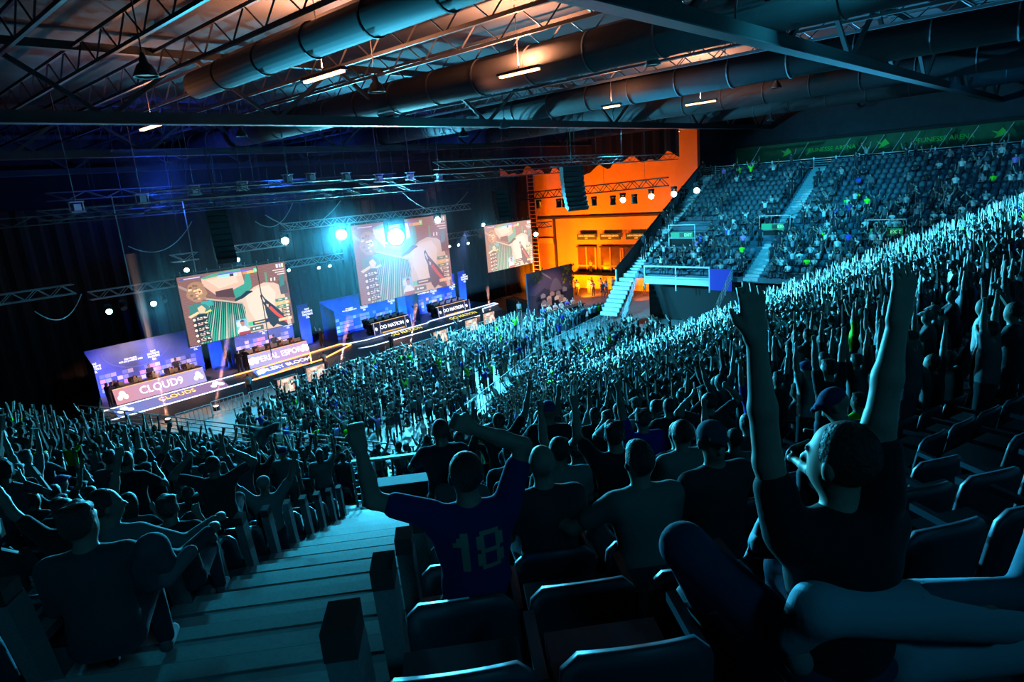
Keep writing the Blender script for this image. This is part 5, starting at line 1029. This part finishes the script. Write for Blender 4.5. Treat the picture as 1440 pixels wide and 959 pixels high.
for key, x, y, z, f, lab in (('st', 15.4, 49.5, 1.3, -80, 'standing person in dark clothes behind the middle of the leftmost desk'), ('stcap', 17.2, 49.5, 1.3, -100, 'standing coach in a headset behind the fourth player of the leftmost desk'), ('phone', 11.9, 46.9, 1.3, 20, 'camera operator standing at the left end of the leftmost desk'),
                          ('st', 20.8, 48.9, 1.3, -70, 'tall person in black standing at the left end of the second desk'), ('clap', 21.2, 47.0, 1.3, 30, 'person with bare legs standing between the two left desks'), ('st', 20.6, 46.9, 1.3, 90, 'person in a patterned shirt beside the gap between the left desks'), ('stcap', 24.9, 49.5, 1.3, -90, 'standing coach in a headset behind the second desk'),
                          ('phone', 28.2, 47.9, 1.3, 200, 'camera operator crouching at the right end of the orange-lit stage'), ('sit', 30.6, 47.3, 1.0, 90, 'person sitting low by the screen edge between the stage halves'), ('st', 20.0, 44.6, 0, 90, 'stagehand in grey standing on the floor before the stage'), ('clap', 26.4, 44.9, 0, 100, 'person in a grey top standing before the orange light strip'), ('hh', 38.9, 42.9, 0, 90, 'fan with raised arms standing alone by the floor screen'), ('st', 33.0, 44.9, 0, 90, 'dark figure standing below the middle of the stage'), ('phone', 38.6, 48.2, 1.3, 200, 'dark camera operator between the two right desks')):
    stage_person(key, x, y, z, f, lab, shirt=(.25, .27, .3) if 'grey' in lab else (.03, .03, .05))
# camera on a tripod and a black cloth-covered stand
t = thing('tripod_camera', 'tripod camera at the left end of the leftmost desk', 'camera', (12.6, 47.6, 1.3)); [bar('leg', (0, 0, 1.2), (.35*math.cos(a), .35*math.sin(a), 0), .02, M['dsteel'], t) for a in (0, 2.1, 4.2)]; b = MB(); b.box((-.12, -.25, 1.2), (.12, .25, 1.45)); b.tube((0, -.25, 1.33), (0, -.5, 1.33), .07); link('camera_body', b.mesh('camera_body', M['black']), t)
for px, py, key, f, lab, sh in ((731, 447, 'st', 200, 'guard in a light shirt standing alone on the orange-lit floor', (.6, .6, .6)), (744, 419, 'st', 210, 'person in a white shirt by the dark ramp', (.7, .65, .6)), (706, 497, 'vv', 120, 'fan in a lime shirt with open arms at the front of the floor', (.12, .95, .02)), (700, 482, 'uu', 120, 'fan in a lime shirt leaning at the right front of the floor', (.12, .95, .02)), (711, 470, 'stcap', 120, 'capped fan in green near the right front of the floor', (.1, .6, .05))):
    d = _fw*F_PX+_R*(px-720)+_U*(479.5-py); k = -EYE/d.z; put(VAR[key], (d.x*k, d.y*k, 0), math.radians(f)-math.pi/2, lab, None, sh, (.03, .03, .05))
for j in range(15): x = 44.9+j*.44; y = 36.6-j*.12+R2.uniform(-.2, .2); sh = (.12, .95, .02) if j == 12 else R2.choice([(.4, .45, .5), (.1, .12, .2), (.25, .3, .35), (.6, .6, .65)]); stage_person('st' if j % 3 else 'clap', x, y, 0, 60, f'{ordn(j+1)} onlooker from the left in the line watching the studio set', sh, group='onlookers before the studio set')
for j in range(6): stage_person('sit' if j % 2 else 'desk', 46.6+j*.95, 39.2, .55, -110, f'{ordn(j+1)} presenter from the left at the studio desk before the backdrop', R2.choice([(.7, .6, .5), (.1, .12, .6), (.5, .4, .4)]), group='presenters at the studio desk')
for j in range(26): far_person(R2.choice(['st', 'clap']), 60+R2.uniform(-1, 3), 36.5+j*.42, 0.2, R2.uniform(2, 4), R2.choice([(.03, .03, .08), (.1, .15, .5), (.4, .3, .5), (.05, .05, .06)]), (.02, .02, .03), SKINS[1], (.01, .01, .01))
for y, z, lab in ((47.6, 1.6, 'guard standing by the left door of the orange wall'), (39.6, 1.6, 'person in a pale shirt standing by the right door of the orange wall'), (55.5, .4, 'pale-shirted person near the ladder')): stage_person('st', 66.5, y, z, 180, lab, (.6, .5, .45))
box('walkway', (65.2, 33.9, 0), (67.9, 51, 1.6), mat('yellow_ledge', (.9, .5, .1), .7, nscale=3), W0)
V_ = np.vstack(CV); Fa = np.vstack(CF); Ca = np.vstack(CC); me = to_mesh('spectator_crowd', V_, Fa, CR); me.polygons.foreach_set('use_smooth', [False]*len(me.polygons)); print('CROWD', len(Fa), len(Ca), IND, near_seats, ns)
nl = len(me.loops); ls = np.zeros(len(me.polygons), np.int32); me.polygons.foreach_get('loop_total', ls)
at_ = me.color_attributes.new('col', 'FLOAT_COLOR', 'CORNER'); 
if len(ls) == len(Ca): cc = np.repeat(Ca, ls, axis=0); at_.data.foreach_set('color', np.c_[cc, np.ones(len(cc))].ravel())
o = link('spectator_crowd', me); tag(o, 'dense crowd of spectators filling the floor and the stands', 'crowd', None, 'stuff')
# ---------------------------------------------------------------- haze round the stage lamps
def haze(name, lo, hi, dens, label, col=(.75, .9, 1), kind='box'):
    m = bpy.data.materials.new(name+'_air'); m.use_nodes = True; nt = m.node_tree; nt.nodes.remove(nt.nodes['Principled BSDF']); v = nt.nodes.new('ShaderNodeVolumeScatter'); v.inputs['Color'].default_value = (*col, 1); v.inputs['Density'].default_value = dens; v.inputs['Anisotropy'].default_value = .45
    nt.links.new(v.outputs[0], nt.nodes['Material Output'].inputs['Volume']); b = MB(); b.box(lo, hi); o = link(name, b.mesh(name, m)); tag(o, label, 'haze', None, 'stuff'); return o
haze('smoke_haze', (14, 41.5, 4), (47, 45.0, 16.9), .026, 'thin smoky haze glowing round the stage lamps', (.45, .8, 1))

# lettering becomes plain mesh
bpy.context.view_layer.update(); dg = bpy.context.evaluated_depsgraph_get()
for o in [o for o in SC.objects if o.type == 'FONT']:
    me = bpy.data.meshes.new_from_object(o.evaluated_get(dg)); n_ = o.name; q = bpy.data.objects.new('lettering', me); COL.objects.link(q); q.parent = o.parent; q.matrix_local = o.matrix_local.copy(); bpy.data.objects.remove(o)
